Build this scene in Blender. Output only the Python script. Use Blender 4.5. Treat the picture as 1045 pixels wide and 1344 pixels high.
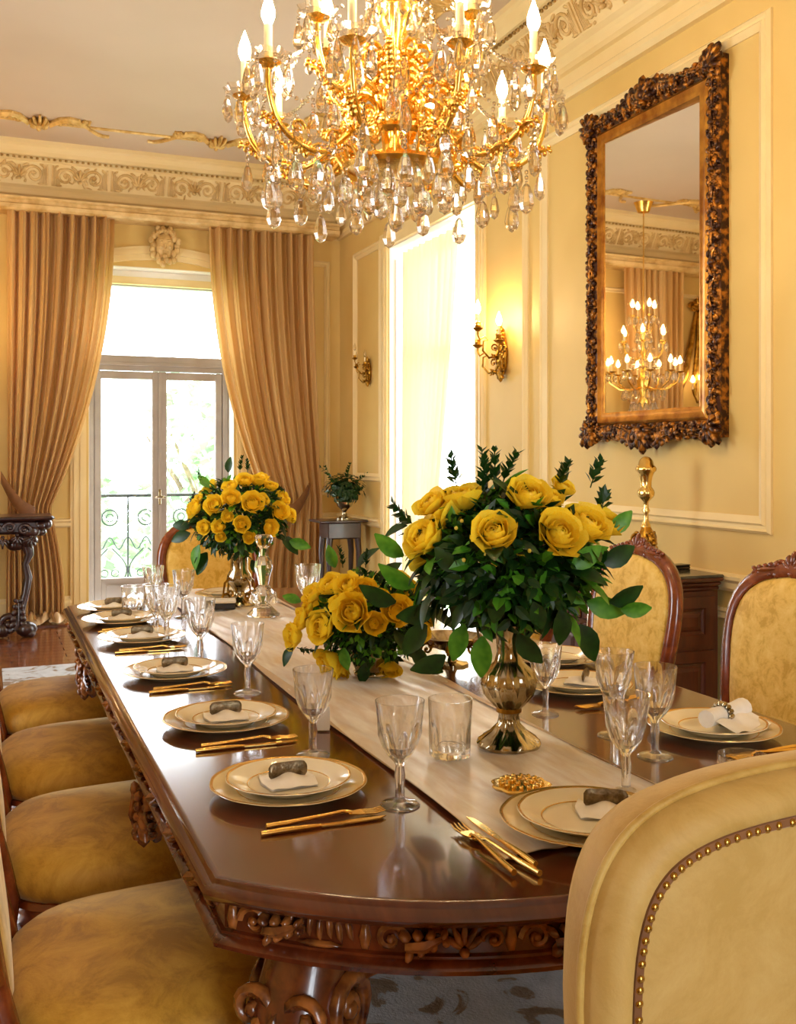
import bpy, bmesh, math, random
from math import sin, cos, pi, radians as R, sqrt, atan2
from mathutils import Vector, Matrix
random.seed(7)
for o in list(bpy.data.objects): bpy.data.objects.remove(o)
SC = bpy.context.scene; COL = SC.collection
# ---------------------------------------------------------------- camera
F = 1345.0; TH = math.atan(540/1345.0); EYE = 1.36; HOR = 600.0; CX = 522.5
ct, st = cos(TH), sin(TH)
cam = bpy.data.cameras.new('camera'); camo = bpy.data.objects.new('camera', cam); COL.objects.link(camo)
camo.location = (0, 0, EYE); camo.rotation_euler = (pi/2, 0, -TH)
cam.sensor_fit = 'HORIZONTAL'; cam.sensor_width = 36; cam.lens = F/1045*36; cam.shift_y = -(672-HOR)/1045
cam.clip_start = 0.02; cam.clip_end = 300
SC.camera = camo
# ---------------------------------------------------------------- world / exposure
w = bpy.data.worlds.new('world'); SC.world = w; w.use_nodes = True
bg = w.node_tree.nodes['Background']; bg.inputs[0].default_value = (0.86, 0.93, 1.0, 1); bg.inputs[1].default_value = 12.0
SC.view_settings.view_transform = 'Standard'; SC.view_settings.look = 'None'
SC.view_settings.exposure = 0.22; SC.view_settings.gamma = 1; SC.view_settings.use_curve_mapping = False
def portal(loc, rot, sx, sy):                                        # steers sky sampling through a window opening
    l = bpy.data.lights.new('window_portal', 'AREA'); l.shape = 'RECTANGLE'; l.size = sx; l.size_y = sy
    o = bpy.data.objects.new('window_portal', l); COL.objects.link(o); o.location = loc; o.rotation_euler = rot
    l.cycles.is_portal = True
    return o
XR, YF, XL, YB, ZC = 3.10, 9.20, -2.60, -2.60, 3.95
portal((1.453, YF+.36, 1.6), (-pi/2, 0, 0), 1.3, 3.0)
portal((XR+.36, 7.1, 1.6), (0, pi/2, 0), 3.0, 1.65)
for yy in (4.4,): portal((XL-.1, yy, 1.65), (0, -pi/2, 0), 2.9, 1.7)
portal((.5, YB-.1, 1.65), (pi/2, 0, 0), 1.2, 2.9)
BULB_E = 250.0; SCONCE_E = 130.0
# ---------------------------------------------------------------- helpers
def U(px, py, z=None, X=None, Y=None, zc=None):
    a = (px-CX)/F; b = (HOR-py)/F
    dx, dy, dz = a*ct+st, ct-a*st, b
    if z is not None: t = (z-EYE)/dz
    elif X is not None: t = X/dx
    elif Y is not None: t = Y/dy
    else: t = zc
    return Vector((dx*t, dy*t, EYE+dz*t))
def depth(p): return p[0]*st+p[1]*ct

def tag(o, label=None, cat=None, group=None, kind=None):
    if label: o['label'] = label
    if cat: o['category'] = cat
    if group: o['group'] = group
    if kind: o['kind'] = kind
    return o
def thing(name, label, cat, loc=(0,0,0), rz=0, group=None):
    o = bpy.data.objects.new(name, None); COL.objects.link(o); o.location = loc; o.rotation_euler = (0,0,rz)
    o.empty_display_size = .05
    return tag(o, label, cat, group)
KIDS = {}
def link(o, parent):
    COL.objects.link(o)
    if parent is not None:
        o.parent = parent; KIDS.setdefault(parent.name, []).append(o)
def place(name, mesh, parent=None, M=None):
    o = bpy.data.objects.new(name, mesh); link(o, parent)
    if M is not None: o.matrix_local = M
    return o
def dup(o, parent=None):
    c = o.copy(); link(c, parent)
    for ch in list(KIDS.get(o.name, [])): dup(ch, c)
    return c
def dupt(o, label, loc=None, rz=None, group=None, scale=None):
    c = dup(o); c['label'] = label
    if loc is not None: c.location = loc
    if rz is not None: c.rotation_euler = (0,0,rz)
    if group: c['group'] = group
    if scale: c.scale = scale
    return c

class MB:
    def __init__(s): s.v = []; s.f = []
    def add(s, vs, fs, M=None):
        n = len(s.v)
        if M is not None: vs = [M @ Vector(v) for v in vs]
        s.v += [tuple(v) for v in vs]; s.f += [tuple(i+n for i in f) for f in fs]
        return s
    def box(s, a, b, M=None):
        x0,y0,z0 = a; x1,y1,z1 = b
        if x0>x1: x0,x1=x1,x0
        if y0>y1: y0,y1=y1,y0
        if z0>z1: z0,z1=z1,z0
        vs = [(x0,y0,z0),(x1,y0,z0),(x1,y1,z0),(x0,y1,z0),(x0,y0,z1),(x1,y0,z1),(x1,y1,z1),(x0,y1,z1)]
        return s.add(vs, [(0,3,2,1),(4,5,6,7),(0,1,5,4),(1,2,6,5),(2,3,7,6),(3,0,4,7)], M)
    def bbox(s, a, b, c=.004, M=None):                               # box with chamfered edges
        x0,y0,z0 = [min(i,j) for i,j in zip(a,b)]; x1,y1,z1 = [max(i,j) for i,j in zip(a,b)]
        rings = []
        for z,k in ((z0,c),(z0+c,0),(z1-c,0),(z1,c)):
            X0,X1,Y0,Y1 = x0+k,x1-k,y0+k,y1-k
            rings.append([(X0+c,Y0,z),(X1-c,Y0,z),(X1,Y0+c,z),(X1,Y1-c,z),(X1-c,Y1,z),(X0+c,Y1,z),(X0,Y1-c,z),(X0,Y0+c,z)])
        return s.loft(rings, True, True, M)
    def loft(s, rings, closed=True, caps=False, M=None):
        n = len(rings[0]); vs = [p for r in rings for p in r]; fs = []
        for i in range(len(rings)-1):
            for j in range(n if closed else n-1):
                k = (j+1) % n
                fs.append((i*n+j, i*n+k, (i+1)*n+k, (i+1)*n+j))
        if caps:
            fs.append(tuple(range(n-1,-1,-1))); fs.append(tuple((len(rings)-1)*n+j for j in range(n)))
        return s.add(vs, fs, M)
    def lathe(s, prof, n=16, M=None, mod=None):
        rings = []
        for i,(r,z) in enumerate(prof):
            ring = []
            for j in range(n):
                a = 2*pi*j/n; rr = max(r,1e-5)
                if mod: rr *= mod(i, a, z)
                ring.append((rr*cos(a), rr*sin(a), z))
            rings.append(ring)
        closed_ = prof[0][0] < 1e-4 or prof[-1][0] < 1e-4
        if not closed_: rings.append(rings[0]); return s.loft(rings, True, False, M)
        return s.loft(rings, True, True, M)
    def tube(s, pts, rad, n=6, M=None, flat=1.0):
        pts = [Vector(p) for p in pts]; m = len(pts)
        if not hasattr(rad, '__len__'): rad = [rad]*m
        t0 = (pts[1]-pts[0]).normalized(); up = Vector((0,0,1)) if abs(t0.z) < .9 else Vector((1,0,0))
        nrm = (up - t0*up.dot(t0)).normalized(); rings = []
        for i,p in enumerate(pts):
            t = (pts[min(i+1,m-1)]-pts[max(i-1,0)])
            t = t.normalized() if t.length > 1e-9 else t0
            nrm = nrm - t*nrm.dot(t)
            nrm = nrm.normalized() if nrm.length > 1e-6 else t.orthogonal().normalized()
            b = t.cross(nrm)
            rings.append([p + (nrm*cos(2*pi*k/n)*flat + b*sin(2*pi*k/n))*rad[i] for k in range(n)])
        return s.loft(rings, True, True, M)
    def ell(s, c, r, n=8, m=5, M=None, rot=None):
        if not hasattr(r, '__len__'): r = (r,r,r)
        T = Matrix.Translation(c)
        if rot is not None: T = T @ rot.to_4x4()
        T = T @ Matrix.Diagonal((r[0],r[1],r[2],1))
        if M is not None: T = M @ T
        vs = [(0,0,-1)]; fs = []
        for i in range(1,m):
            a = -pi/2+pi*i/m
            for j in range(n): vs.append((cos(a)*cos(2*pi*j/n), cos(a)*sin(2*pi*j/n), sin(a)))
        vs.append((0,0,1)); L = len(vs)-1
        for j in range(n):
            k=(j+1)%n; fs.append((0,1+k,1+j)); fs.append((L,1+(m-2)*n+j,1+(m-2)*n+k))
            for i in range(m-2): fs.append((1+i*n+j,1+i*n+k,1+(i+1)*n+k,1+(i+1)*n+j))
        return s.add(vs, fs, T)
    def prism(s, poly, z0, z1, M=None):
        n=len(poly); vs=[(x,y,z0) for x,y in poly]+[(x,y,z1) for x,y in poly]
        return s.add(vs, [tuple(range(n-1,-1,-1)), tuple(range(n,2*n))]+[(i,(i+1)%n,n+(i+1)%n,n+i) for i in range(n)], M)
    def grid(s, fn, nu, nv, M=None):
        vs=[fn(i/nu,j/nv) for j in range(nv+1) for i in range(nu+1)]
        fs=[(j*(nu+1)+i, j*(nu+1)+i+1, (j+1)*(nu+1)+i+1, (j+1)*(nu+1)+i) for j in range(nv) for i in range(nu)]
        return s.add(vs, fs, M)
    def mesh(s, name, mat, smooth=None, keep=False):
        me = bpy.data.meshes.new(name); me.from_pydata(s.v, [], s.f); me.validate()
        if not keep:
            b_ = bmesh.new(); b_.from_mesh(me); bmesh.ops.recalc_face_normals(b_, faces=b_.faces); b_.to_mesh(me); b_.free()
        me.update()
        mats = mat if isinstance(mat, (list,tuple)) else [mat]
        for m in mats: me.materials.append(m)
        if smooth:
            for p in me.polygons: p.use_smooth = True
            me.set_sharp_from_angle(angle=R(smooth))
        return me
    def build(s, name, mat, parent=None, smooth=None, M=None):
        return place(name, s.mesh(name, mat, smooth), parent, M)
def T(x,y,z): return Matrix.Translation((x,y,z))
def RZ(a): return Matrix.Rotation(a,4,'Z')
def RX(a): return Matrix.Rotation(a,4,'X')
def RY(a): return Matrix.Rotation(a,4,'Y')
def S(x,y=None,z=None): return Matrix.Diagonal((x, x if y is None else y, x if z is None else z, 1))
def frame(o, x, y, z): # matrix with given axes
    return Matrix(((x[0],y[0],z[0],o[0]),(x[1],y[1],z[1],o[1]),(x[2],y[2],z[2],o[2]),(0,0,0,1)))
def lookM(pos, nrm, roll=0.0, up=(0,0,1)):                            # local Z along nrm
    z = Vector(nrm).normalized(); u = Vector(up)
    x = u.cross(z)
    if x.length < 1e-4: x = Vector((1,0,0))
    x.normalize(); y = z.cross(x)
    return frame(pos, x, y, z) @ RZ(roll)
# ---------------------------------------------------------------- materials
def lin(c):
    f = lambda v: (v/12.92 if v <= .04045 else ((v+.055)/1.055)**2.4)
    return tuple(f(v/255) for v in c)+(1,)
def nt(name):
    m = bpy.data.materials.new(name); m.use_nodes = True; n = m.node_tree
    return m, n, n.nodes['Principled BSDF']
def setp(b, **k):
    for a,v in k.items(): b.inputs[a.replace('_',' ')].default_value = v
def coords(n, scale=(1,1,1), kind='Object'):
    tc = n.nodes.new('ShaderNodeTexCoord'); mp = n.nodes.new('ShaderNodeMapping'); mp.inputs['Scale'].default_value = scale
    n.links.new(tc.outputs[kind], mp.inputs['Vector']); return mp.outputs['Vector']
def noise(n, vec, scale, detail=3, rough=.5, dist=0):
    t = n.nodes.new('ShaderNodeTexNoise'); t.inputs['Scale'].default_value = scale; t.inputs['Detail'].default_value = detail
    t.inputs['Roughness'].default_value = rough; t.inputs['Distortion'].default_value = dist
    n.links.new(vec, t.inputs['Vector']); return t.outputs['Fac']
def ramp(n, fac, stops):
    r = n.nodes.new('ShaderNodeValToRGB'); e = r.color_ramp.elements
    e[0].position, e[0].color = stops[0]; e[1].position, e[1].color = stops[-1]
    for p,c in stops[1:-1]:
        q = e.new(p); q.color = c
    n.links.new(fac, r.inputs[0]); return r.outputs[0]
def bump(n, b, fac, dist=.002, strength=.4):
    u = n.nodes.new('ShaderNodeBump'); u.inputs['Distance'].default_value = dist; u.inputs['Strength'].default_value = strength
    n.links.new(fac, u.inputs['Height']); n.links.new(u.outputs[0], b.inputs['Normal'])
def noisy(name, c1, c2, scale=4, rough=.5, metal=0, stretch=(1,1,1), bd=0, bs=.4, lo=.35, hi=.65, detail=3, coat=0, bscale=None, dist=0, spec=None):
    m,n,b = nt(name); v = coords(n, stretch); f = noise(n, v, scale, detail, .55, dist)
    n.links.new(ramp(n, f, [(lo,lin(c1)),(hi,lin(c2))]), b.inputs['Base Color'])
    setp(b, Roughness=rough, Metallic=metal)
    if coat: setp(b, Coat_Weight=coat, Coat_Roughness=.08)
    if spec is not None: b.inputs['Specular IOR Level'].default_value = spec
    if bd: bump(n, b, noise(n, v, bscale or scale*4, 4), bd, bs)
    return m
M_WALL = noisy('cream wall paint', (216,182,104), (226,194,118), 1.2, .55, bd=.0015, bscale=60, bs=.2)
M_TRIM = noisy('cream moulding paint', (234,208,146), (241,218,162), 2, .42)
M_ORN  = noisy('antiqued plaster relief', (190,150,82), (226,194,132), 9, .5, lo=.3, hi=.6)
M_CEIL = noisy('ceiling paint', (206,186,160), (212,193,168), .8, .6)
M_GOLDORN = noisy('gilded plaster relief', (190,146,66), (232,196,120), 12, .4, lo=.35, hi=.6, metal=.25)
M_WHITE = noisy('white window reveal', (238,234,222), (244,240,230), 1, .5)
M_SASH = noisy('greige window joinery', (160,148,136), (174,162,150), 3, .45)
M_WOODF = noisy('parquet wood', (92,48,24), (140,82,44), 5, .22, stretch=(1,6,1), lo=.3, hi=.7, coat=.3)
M_WOODF2= noisy('parquet wood reddish', (84,40,22), (122,66,36), 5, .22, stretch=(1,6,1), lo=.3, hi=.7, coat=.3)
def wood(name, a, b_, rough=.25, stretch=(8,1,8), sc=3, coat=.5):
    m,n,b = nt(name); v = coords(n, stretch); f = noise(n, v, sc, 5, .6, .6)
    n.links.new(ramp(n, f, [(.3,lin(a)),(.5,lin(tuple((i+j)/2 for i,j in zip(a,b_)))),(.72,lin(b_))]), b.inputs['Base Color'])
    setp(b, Roughness=rough, Coat_Weight=coat, Coat_Roughness=.07); return m
M_TABLE = wood('polished mahogany top', (70,30,14), (104,50,24), .17, (7,1,1), 2.2, .6)
M_TSIDE = wood('carved mahogany', (66,24,10), (118,54,22), .24, (3,3,3), 6, .6)
M_CARVE = noisy('carved mahogany highlights', (70,30,12), (164,98,42), 25, .27, coat=.4)
M_CHWOOD = wood('chair walnut frame', (88,34,12), (150,72,30), .25, (3,3,3), 5, .6)
M_DARKW = wood('dark carved wood', (34,18,16), (62,32,26), .3, (3,3,3), 6, .4)
M_SIDEB = wood('sideboard mahogany', (58,22,10), (98,44,20), .3, (5,5,1), 3, .4)
M_STONE = noisy('dark polished stone top', (60,58,48), (84,80,66), 12, .12)
def damask(name, a, b_, c_, sc=11, di=.7):
    m,n,b = nt(name); v = coords(n)
    f = noise(n, v, sc, 7, .72, di)
    cr = ramp(n, f, [(.40,lin(a)),(.50,lin(b_)),(.66,lin(c_))]); 
    n.links.new(cr, b.inputs['Base Color']); setp(b, Roughness=.62, Sheen_Weight=.35, Sheen_Roughness=.4)
    b.inputs['Sheen Tint'].default_value = (1,.9,.6,1); bump(n, b, noise(n, v, 260, 2), .001, .35); return m
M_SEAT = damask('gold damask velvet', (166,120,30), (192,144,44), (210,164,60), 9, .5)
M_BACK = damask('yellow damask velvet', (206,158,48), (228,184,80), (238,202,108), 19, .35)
M_HOST = damask('pale gold velvet', (184,146,70), (192,154,80), (200,164,92))
M_BORDER = damask('pale gold velvet border', (176,136,56), (190,152,72), (200,166,88))
M_NAIL = noisy('brass nail', (150,110,44), (216,172,84), 30, .25, 1)
M_GOLD = noisy('polished gold', (226,186,92), (246,214,136), 14, .2, 1)
M_GOLDC = noisy('chandelier gold', (244,190,80), (255,218,120), 14, .24, 1)
M_GILT = noisy('aged gilt wood', (58,28,10), (190,122,36), 30, .36, .7, lo=.45, hi=.66, bd=.003, bs=.6, coat=.2)
M_GILTI = noisy('gilt slip moulding', (150,92,28), (206,150,60), 12, .3, .8)
M_BRASS = noisy('antique brass', (130,92,28), (214,164,66), 20, .28, 1)
M_SILVER = noisy('antique silver', (128,112,80), (222,212,186), 16, .13, 1)
M_SILVERD = noisy('tarnished silver', (92,78,56), (150,132,104), 60, .3, 1, bd=.001, bs=.8)
M_IRON = noisy('wrought iron', (30,40,44), (52,60,62), 10, .5, .3)
M_CHINA = noisy('ivory porcelain', (240,226,190), (246,234,204), 3, .14, coat=.5)
M_CHARGE = noisy('cream charger porcelain', (224,202,150), (234,214,168), 3, .16, coat=.5)
M_RIM = noisy('gold plate rim', (206,160,78), (232,190,108), 20, .25, .9)
M_CUT = noisy('gold cutlery', (232,184,88), (248,212,130), 20, .22, 1)
M_LINEN = noisy('white linen', (236,228,212), (246,240,228), 20, .8)
def cloth(name, a, b_, trans=.25, scale=3, stretch=(1,1,1), rough=.7, tcol=None, sheen=.2):
    m,n,b = nt(name); v = coords(n, stretch); f = noise(n, v, scale, 4, .55, .4)
    c = ramp(n, f, [(.3,lin(a)),(.7,lin(b_))]); n.links.new(c, b.inputs['Base Color'])
    setp(b, Roughness=rough, Sheen_Weight=sheen)
    tr = n.nodes.new('ShaderNodeBsdfTranslucent'); n.links.new(c, tr.inputs[0])
    mx = n.nodes.new('ShaderNodeMixShader'); mx.inputs[0].default_value = trans
    n.links.new(b.outputs[0], mx.inputs[1]); n.links.new(tr.outputs[0], mx.inputs[2])
    n.links.new(mx.outputs[0], n.nodes['Material Output'].inputs[0]); bump(n, b, noise(n, v, scale*30, 2), .001, .3)
    return m
M_CURT = cloth('pale gold silk curtain', (214,170,100), (228,188,122), .28, 2, (2,2,.3), .5)
M_TIE = cloth('bronze tieback cloth', (110,66,24), (140,90,40), .05, 8)
M_RUN = cloth('ivory silk runner', (212,180,130), (250,240,218), .05, 6, (5,.9,1), .34, sheen=.4)
M_RUNH = cloth('runner hem', (186,150,96), (204,170,116), .05, 7, (4,.8,1), .45)
def sheer():
    m,n,b = nt('sheer voile'); setp(b, Base_Color=lin((240,222,184)), Roughness=.9)
    tr = n.nodes.new('ShaderNodeBsdfTranslucent'); tr.inputs[0].default_value = lin((240,224,190))
    tp = n.nodes.new('ShaderNodeBsdfTransparent')
    m1 = n.nodes.new('ShaderNodeMixShader'); m1.inputs[0].default_value = .10
    m2 = n.nodes.new('ShaderNodeMixShader'); m2.inputs[0].default_value = .02
    n.links.new(b.outputs[0], m1.inputs[1]); n.links.new(tr.outputs[0], m1.inputs[2])
    n.links.new(m1.outputs[0], m2.inputs[1]); n.links.new(tp.outputs[0], m2.inputs[2])
    n.links.new(m2.outputs[0], n.nodes['Material Output'].inputs[0]); return m
M_SHEER = sheer()
def glass(name, tint=(1,1,1), clear=.35, ior=1.5, rough=0.0):
    m,n,b = nt(name); n.nodes.remove(b)
    g = n.nodes.new('ShaderNodeBsdfGlass'); g.inputs[0].default_value = (*tint,1); g.inputs['IOR'].default_value = ior; g.inputs['Roughness'].default_value = rough
    t = n.nodes.new('ShaderNodeBsdfTransparent'); t.inputs[0].default_value = (*tint,1)
    mx = n.nodes.new('ShaderNodeMixShader'); mx.inputs[0].default_value = clear
    n.links.new(g.outputs[0], mx.inputs[1]); n.links.new(t.outputs[0], mx.inputs[2])
    n.links.new(mx.outputs[0], n.nodes['Material Output'].inputs[0]); return m
M_GLASS = glass('cut crystal glass', (1,1,1), .12, 1.46)
M_CRYS = glass('chandelier crystal', (1,.98,.95), .22, 1.75)
M_PAN = glass('drip pan crystal', (1,.98,.95), .62, 1.5)
def pane_mat():
    m,n,b = nt('window pane glass'); n.nodes.remove(b)
    g = n.nodes.new('ShaderNodeBsdfGlossy'); g.inputs['Roughness'].default_value = .0
    t = n.nodes.new('ShaderNodeBsdfTransparent'); mx = n.nodes.new('ShaderNodeMixShader'); mx.inputs[0].default_value = .05
    n.links.new(t.outputs[0], mx.inputs[1]); n.links.new(g.outputs[0], mx.inputs[2])
    n.links.new(mx.outputs[0], n.nodes['Material Output'].inputs[0]); return m
M_PANE = pane_mat()
def emis(name, col, e):
    m,n,b = nt(name); setp(b, Base_Color=(1,.8,.5,1), Emission_Strength=e, Emission_Color=(*col,1)); return m
M_BULB = emis('lit flame bulb', (1.0,.75,.42), BULB_E); M_SBULB = emis('lit sconce bulb', (1.0,.66,.30), SCONCE_E)
M_CANDLE = noisy('ivory candle sleeve', (238,214,160), (244,224,176), 4, .5)
def mirror_mat():
    m,n,b = nt('silvered mirror glass'); setp(b, Base_Color=(.90,.88,.82,1), Metallic=1, Roughness=.015); return m
M_MIRROR = mirror_mat()
M_ROSE = noisy('yellow rose petal', (255,216,28), (255,232,72), 18, .5)
M_ROSE2 = noisy('pale yellow petal', (236,206,60), (250,228,100), 18, .5)
for mm in (M_ROSE, M_ROSE2):
    n_=mm.node_tree; bb=n_.nodes['Principled BSDF']; col_=bb.inputs['Base Color'].links[0].from_socket
    tr=n_.nodes.new('ShaderNodeBsdfTranslucent'); n_.links.new(col_,tr.inputs[0]); mx=n_.nodes.new('ShaderNodeMixShader'); mx.inputs[0].default_value=.35
    n_.links.new(bb.outputs[0],mx.inputs[1]); n_.links.new(tr.outputs[0],mx.inputs[2]); n_.links.new(mx.outputs[0],n_.nodes['Material Output'].inputs[0])
def leafm(name, a, b_, rough=.34):
    m,n,b = nt(name); v = coords(n); f = noise(n, v, 2.2, 2)
    c = ramp(n, f, [(.35,lin(a)),(.65,lin(b_))]); n.links.new(c, b.inputs['Base Color']); setp(b, Roughness=rough)
    tr = n.nodes.new('ShaderNodeBsdfTranslucent'); n.links.new(c, tr.inputs[0])
    mx = n.nodes.new('ShaderNodeMixShader'); mx.inputs[0].default_value = .18
    n.links.new(b.outputs[0], mx.inputs[1]); n.links.new(tr.outputs[0], mx.inputs[2])
    n.links.new(mx.outputs[0], n.nodes['Material Output'].inputs[0]); return m
M_LEAFD = leafm('dark green leaf', (14,44,10), (34,78,20), .42)
M_LEAFB = leafm('bright green leaf', (52,122,20), (104,168,44), .42)
M_LEAFO = leafm('garden tree leaf', (120,152,112), (168,196,150), .6)
M_STEM = noisy('green stem', (60,92,30), (84,120,44), 10, .5)
M_BARK = noisy('bark', (90,74,58), (130,110,86), 8, .8)
M_LAWN = noisy('lawn', (96,132,70), (130,164,96), 3, .9)
def rug_mat():
    m,n,b = nt('grey blue rug'); v = coords(n)
    f = noise(n, v, 5.5, 4, .55, 1.6); g = noise(n, v, 140, 2)
    c = ramp(n, f, [(.36,lin((124,104,82))),(.43,lin((144,128,110))),(.47,lin((178,184,190))),(.75,lin((204,208,214)))])
    n.links.new(c, b.inputs['Base Color']); setp(b, Roughness=.95); bump(n, b, g, .006, .6); return m
M_RUG = rug_mat()
M_BLACK = noisy('black lacquer', (14,12,10), (26,22,18), 6, .2)
M_BLUE = noisy('blue enamel', (40,70,130), (70,104,160), 6, .2)

# ---------------------------------------------------------------- ornament helpers
def scroll(mb, M, r0=.08, turns=1.4, th=.012, n=16, sides=5, flip=1, tail=0.0):
    pts=[]; rad=[]; n=int(n*1.5); sides=sides+(1 if th<.012 else 3)
    for i in range(n+1):
        t=i/n; a=turns*2*pi*t; r=r0*(1-t*.86)
        pts.append((flip*r*cos(a), r*sin(a), th*.35)); rad.append(th*(1-.45*t))
    if tail:
        pts=[(flip*r0*.75,-tail,th*.3),(flip*r0*.95,-tail*.5,th*.3)]+pts; rad=[th*.35,th*.7]+rad
    mb.tube(pts, rad, sides, M)
    mb.ell((0,0,th*.6), (th*1.1,th*1.1,th*.9), 6, 4, M)
def palmette(mb, M, s=.05, lobes=5):
    for k in range(lobes):
        a=(k-(lobes-1)/2)*.48
        L = s*(1-.13*abs(k-(lobes-1)/2))
        mb.ell((sin(a)*L*.55, cos(a)*L*.55, s*.10), (s*.14, L*.5, s*.2), 6, 4, M, Matrix.Rotation(-a,3,'Z'))
    mb.ell((0,-s*.1,s*.1),(s*.2,s*.16,s*.24),6,4,M)
def leafcarve(mb, M, L=.1, wd=.03, n=5):
    for k in range(n):
        t=k/(n-1); 
        for sg in (-1,1):
            mb.ell((t*L, sg*wd*.5*(1-.6*t), .006),(L*.13, wd*.42*(1-.5*t), .010),6,4,M,Matrix.Rotation(sg*.7,3,'Z'))
    mb.tube([(0,0,.01),(L*.5,0,.016),(L*1.05,0,.004)],[.006,.007,.002],5,M)

# ================================================================ SETTING
def struct(o): o['kind']='structure'; return o
# ---- floor with parquet boards
fl = struct(MB().box((XL-.1,YB-.1,-.06),(XR+.1,YF+.1,-.012)).build('floor', M_WOODF2))
pm = [MB().bbox((0,0,-.012),(.118,.70,0),.0015).mesh('plank', m) for m in (M_WOODF, M_WOODF2)]
random.seed(3); cnt=0
for i in range(12):
    for j in range(6):
        y=7.15+i*.12+.06; x=-.9+j*.705+(i%2)*.35
        if y>YF-.1: continue
        o=place('plank', pm[random.random()<.45], fl, T(x,y,0)@RZ(-pi/2)); cnt+=1
big=MB()
i=0; y=YB
while y<YF:
    x=XL+(i%2)*.4
    while x<XR-.05:
        inside = (7.15<=y<=8.66 and -.9<x<3.0)
        if not inside: big.box((x,y+.001,-.012),(min(x+.795,XR),min(y+.139,YF),-.0008))
        x+=.8
    y+=.14; i+=1
o=big.build('parquet_boards', M_WOODF, fl); o['kind']='stuff'
struct(MB().box((XL-.1,YB-.1,ZC),(XR+.1,YF+.1,ZC+.1)).build('ceiling', M_CEIL))
# ---- walls with openings
def wall_with_holes(name, axis, pos, thick, lo, hi, holes, top=ZC, mat=None):
    # axis 'x': wall in XZ plane at y=pos (thickness outward +) ; 'y': wall in YZ plane at x=pos
    mb=MB()
    def bx(a0,a1,z0,z1):
        if a1-a0<1e-4 or z1-z0<1e-4: return
        if axis=='x': mb.box((a0,pos,z0),(a1,pos+thick,z1))
        else: mb.box((pos,a0,z0),(pos+thick,a1,z1))
    cur=lo
    for (h0,h1,z0,z1) in sorted(holes):
        bx(cur,h0,0,top); bx(h0,h1,0,z0); bx(h0,h1,z1,top); cur=h1
    bx(cur,hi,0,top)
    return struct(mb.build(name, mat or M_WALL))
WX0,WX1=.816,2.09; WC=(WX0+WX1)/2
wf = wall_with_holes('wall_far','x',YF,.42,XL-.1,XR+.42,[(WX0,WX1,0,3.03)])
SY0,SY1=6.28,7.93
wr = wall_with_holes('wall_right','y',XR,.42,YB-.1,YF,[(SY0,SY1,0.02,3.10)])
lh=[(a-.75,a+.75,.3,3.0) for a in (4.4,)]
wl = wall_with_holes('wall_left','y',XL-.3,.3,YB-.1,YF,lh)
wb = wall_with_holes('wall_back','x',YB-.3,.3,XL-.1,XR+.1,[(-.1,1.1,.3,3.0)])
# mullions in the unseen windows, added to let fill daylight into the room
for i,a in enumerate((4.4,)):
    m=MB()
    for yy in (a-.75,a-.03,a+.69): m.box((XL-.2,yy,.3),(XL-.14,yy+.06,3.0))
    for zz in (.3,2.2,2.94): m.box((XL-.2,a-.75,zz),(XL-.14,a+.75,zz+.06))
    struct(m.build('window_%d'%(3+i), M_SASH))
m=MB()
for xx in (-.1,.47,1.04): m.box((xx,YB-.2,.3),(xx+.06,YB-.14,3.0))
for zz in (.3,2.2,2.94): m.box((-.1,YB-.2,zz),(1.1,YB-.14,zz+.06))
struct(m.build('window_4', M_SASH))
# ---- cornice : profile (d from wall, z)
PROF=[(0,3.40),(.035,3.40),(.055,3.425),(.05,3.455),(.025,3.475),(.02,3.545),(.05,3.55),(.075,3.565),(.085,3.59),(.10,3.61),(.13,3.63),
      (.22,3.80),(.25,3.81),(.25,3.835),(.275,3.84),(.30,3.865),(.32,3.90),(.34,3.915),(.34,3.95),(0,3.95)]
def cornice(name, a, b, inward):
    # run from a to b (2D), inward unit normal
    a=Vector(a); b=Vector(b); n=Vector(inward); rings=[]
    d=(b-a).normalized()
    for q,s in ((a,1),(b,-1)):
        rings.append([(q.x+n.x*p+d.x*p*s, q.y+n.y*p+d.y*p*s, z) for p,z in PROF])
    return struct(MB().loft(rings, True, True).build(name, M_TRIM))
trims=[cornice('trim_1',(XL,YF),(XR,YF),(0,-1)), cornice('trim_2',(XR,YF),(XR,YB),(-1,0)),
       cornice('trim_3',(XR,YB),(XL,YB),(0,1)), cornice('trim_4',(XL,YB),(XL,YF),(1,0))]
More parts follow.
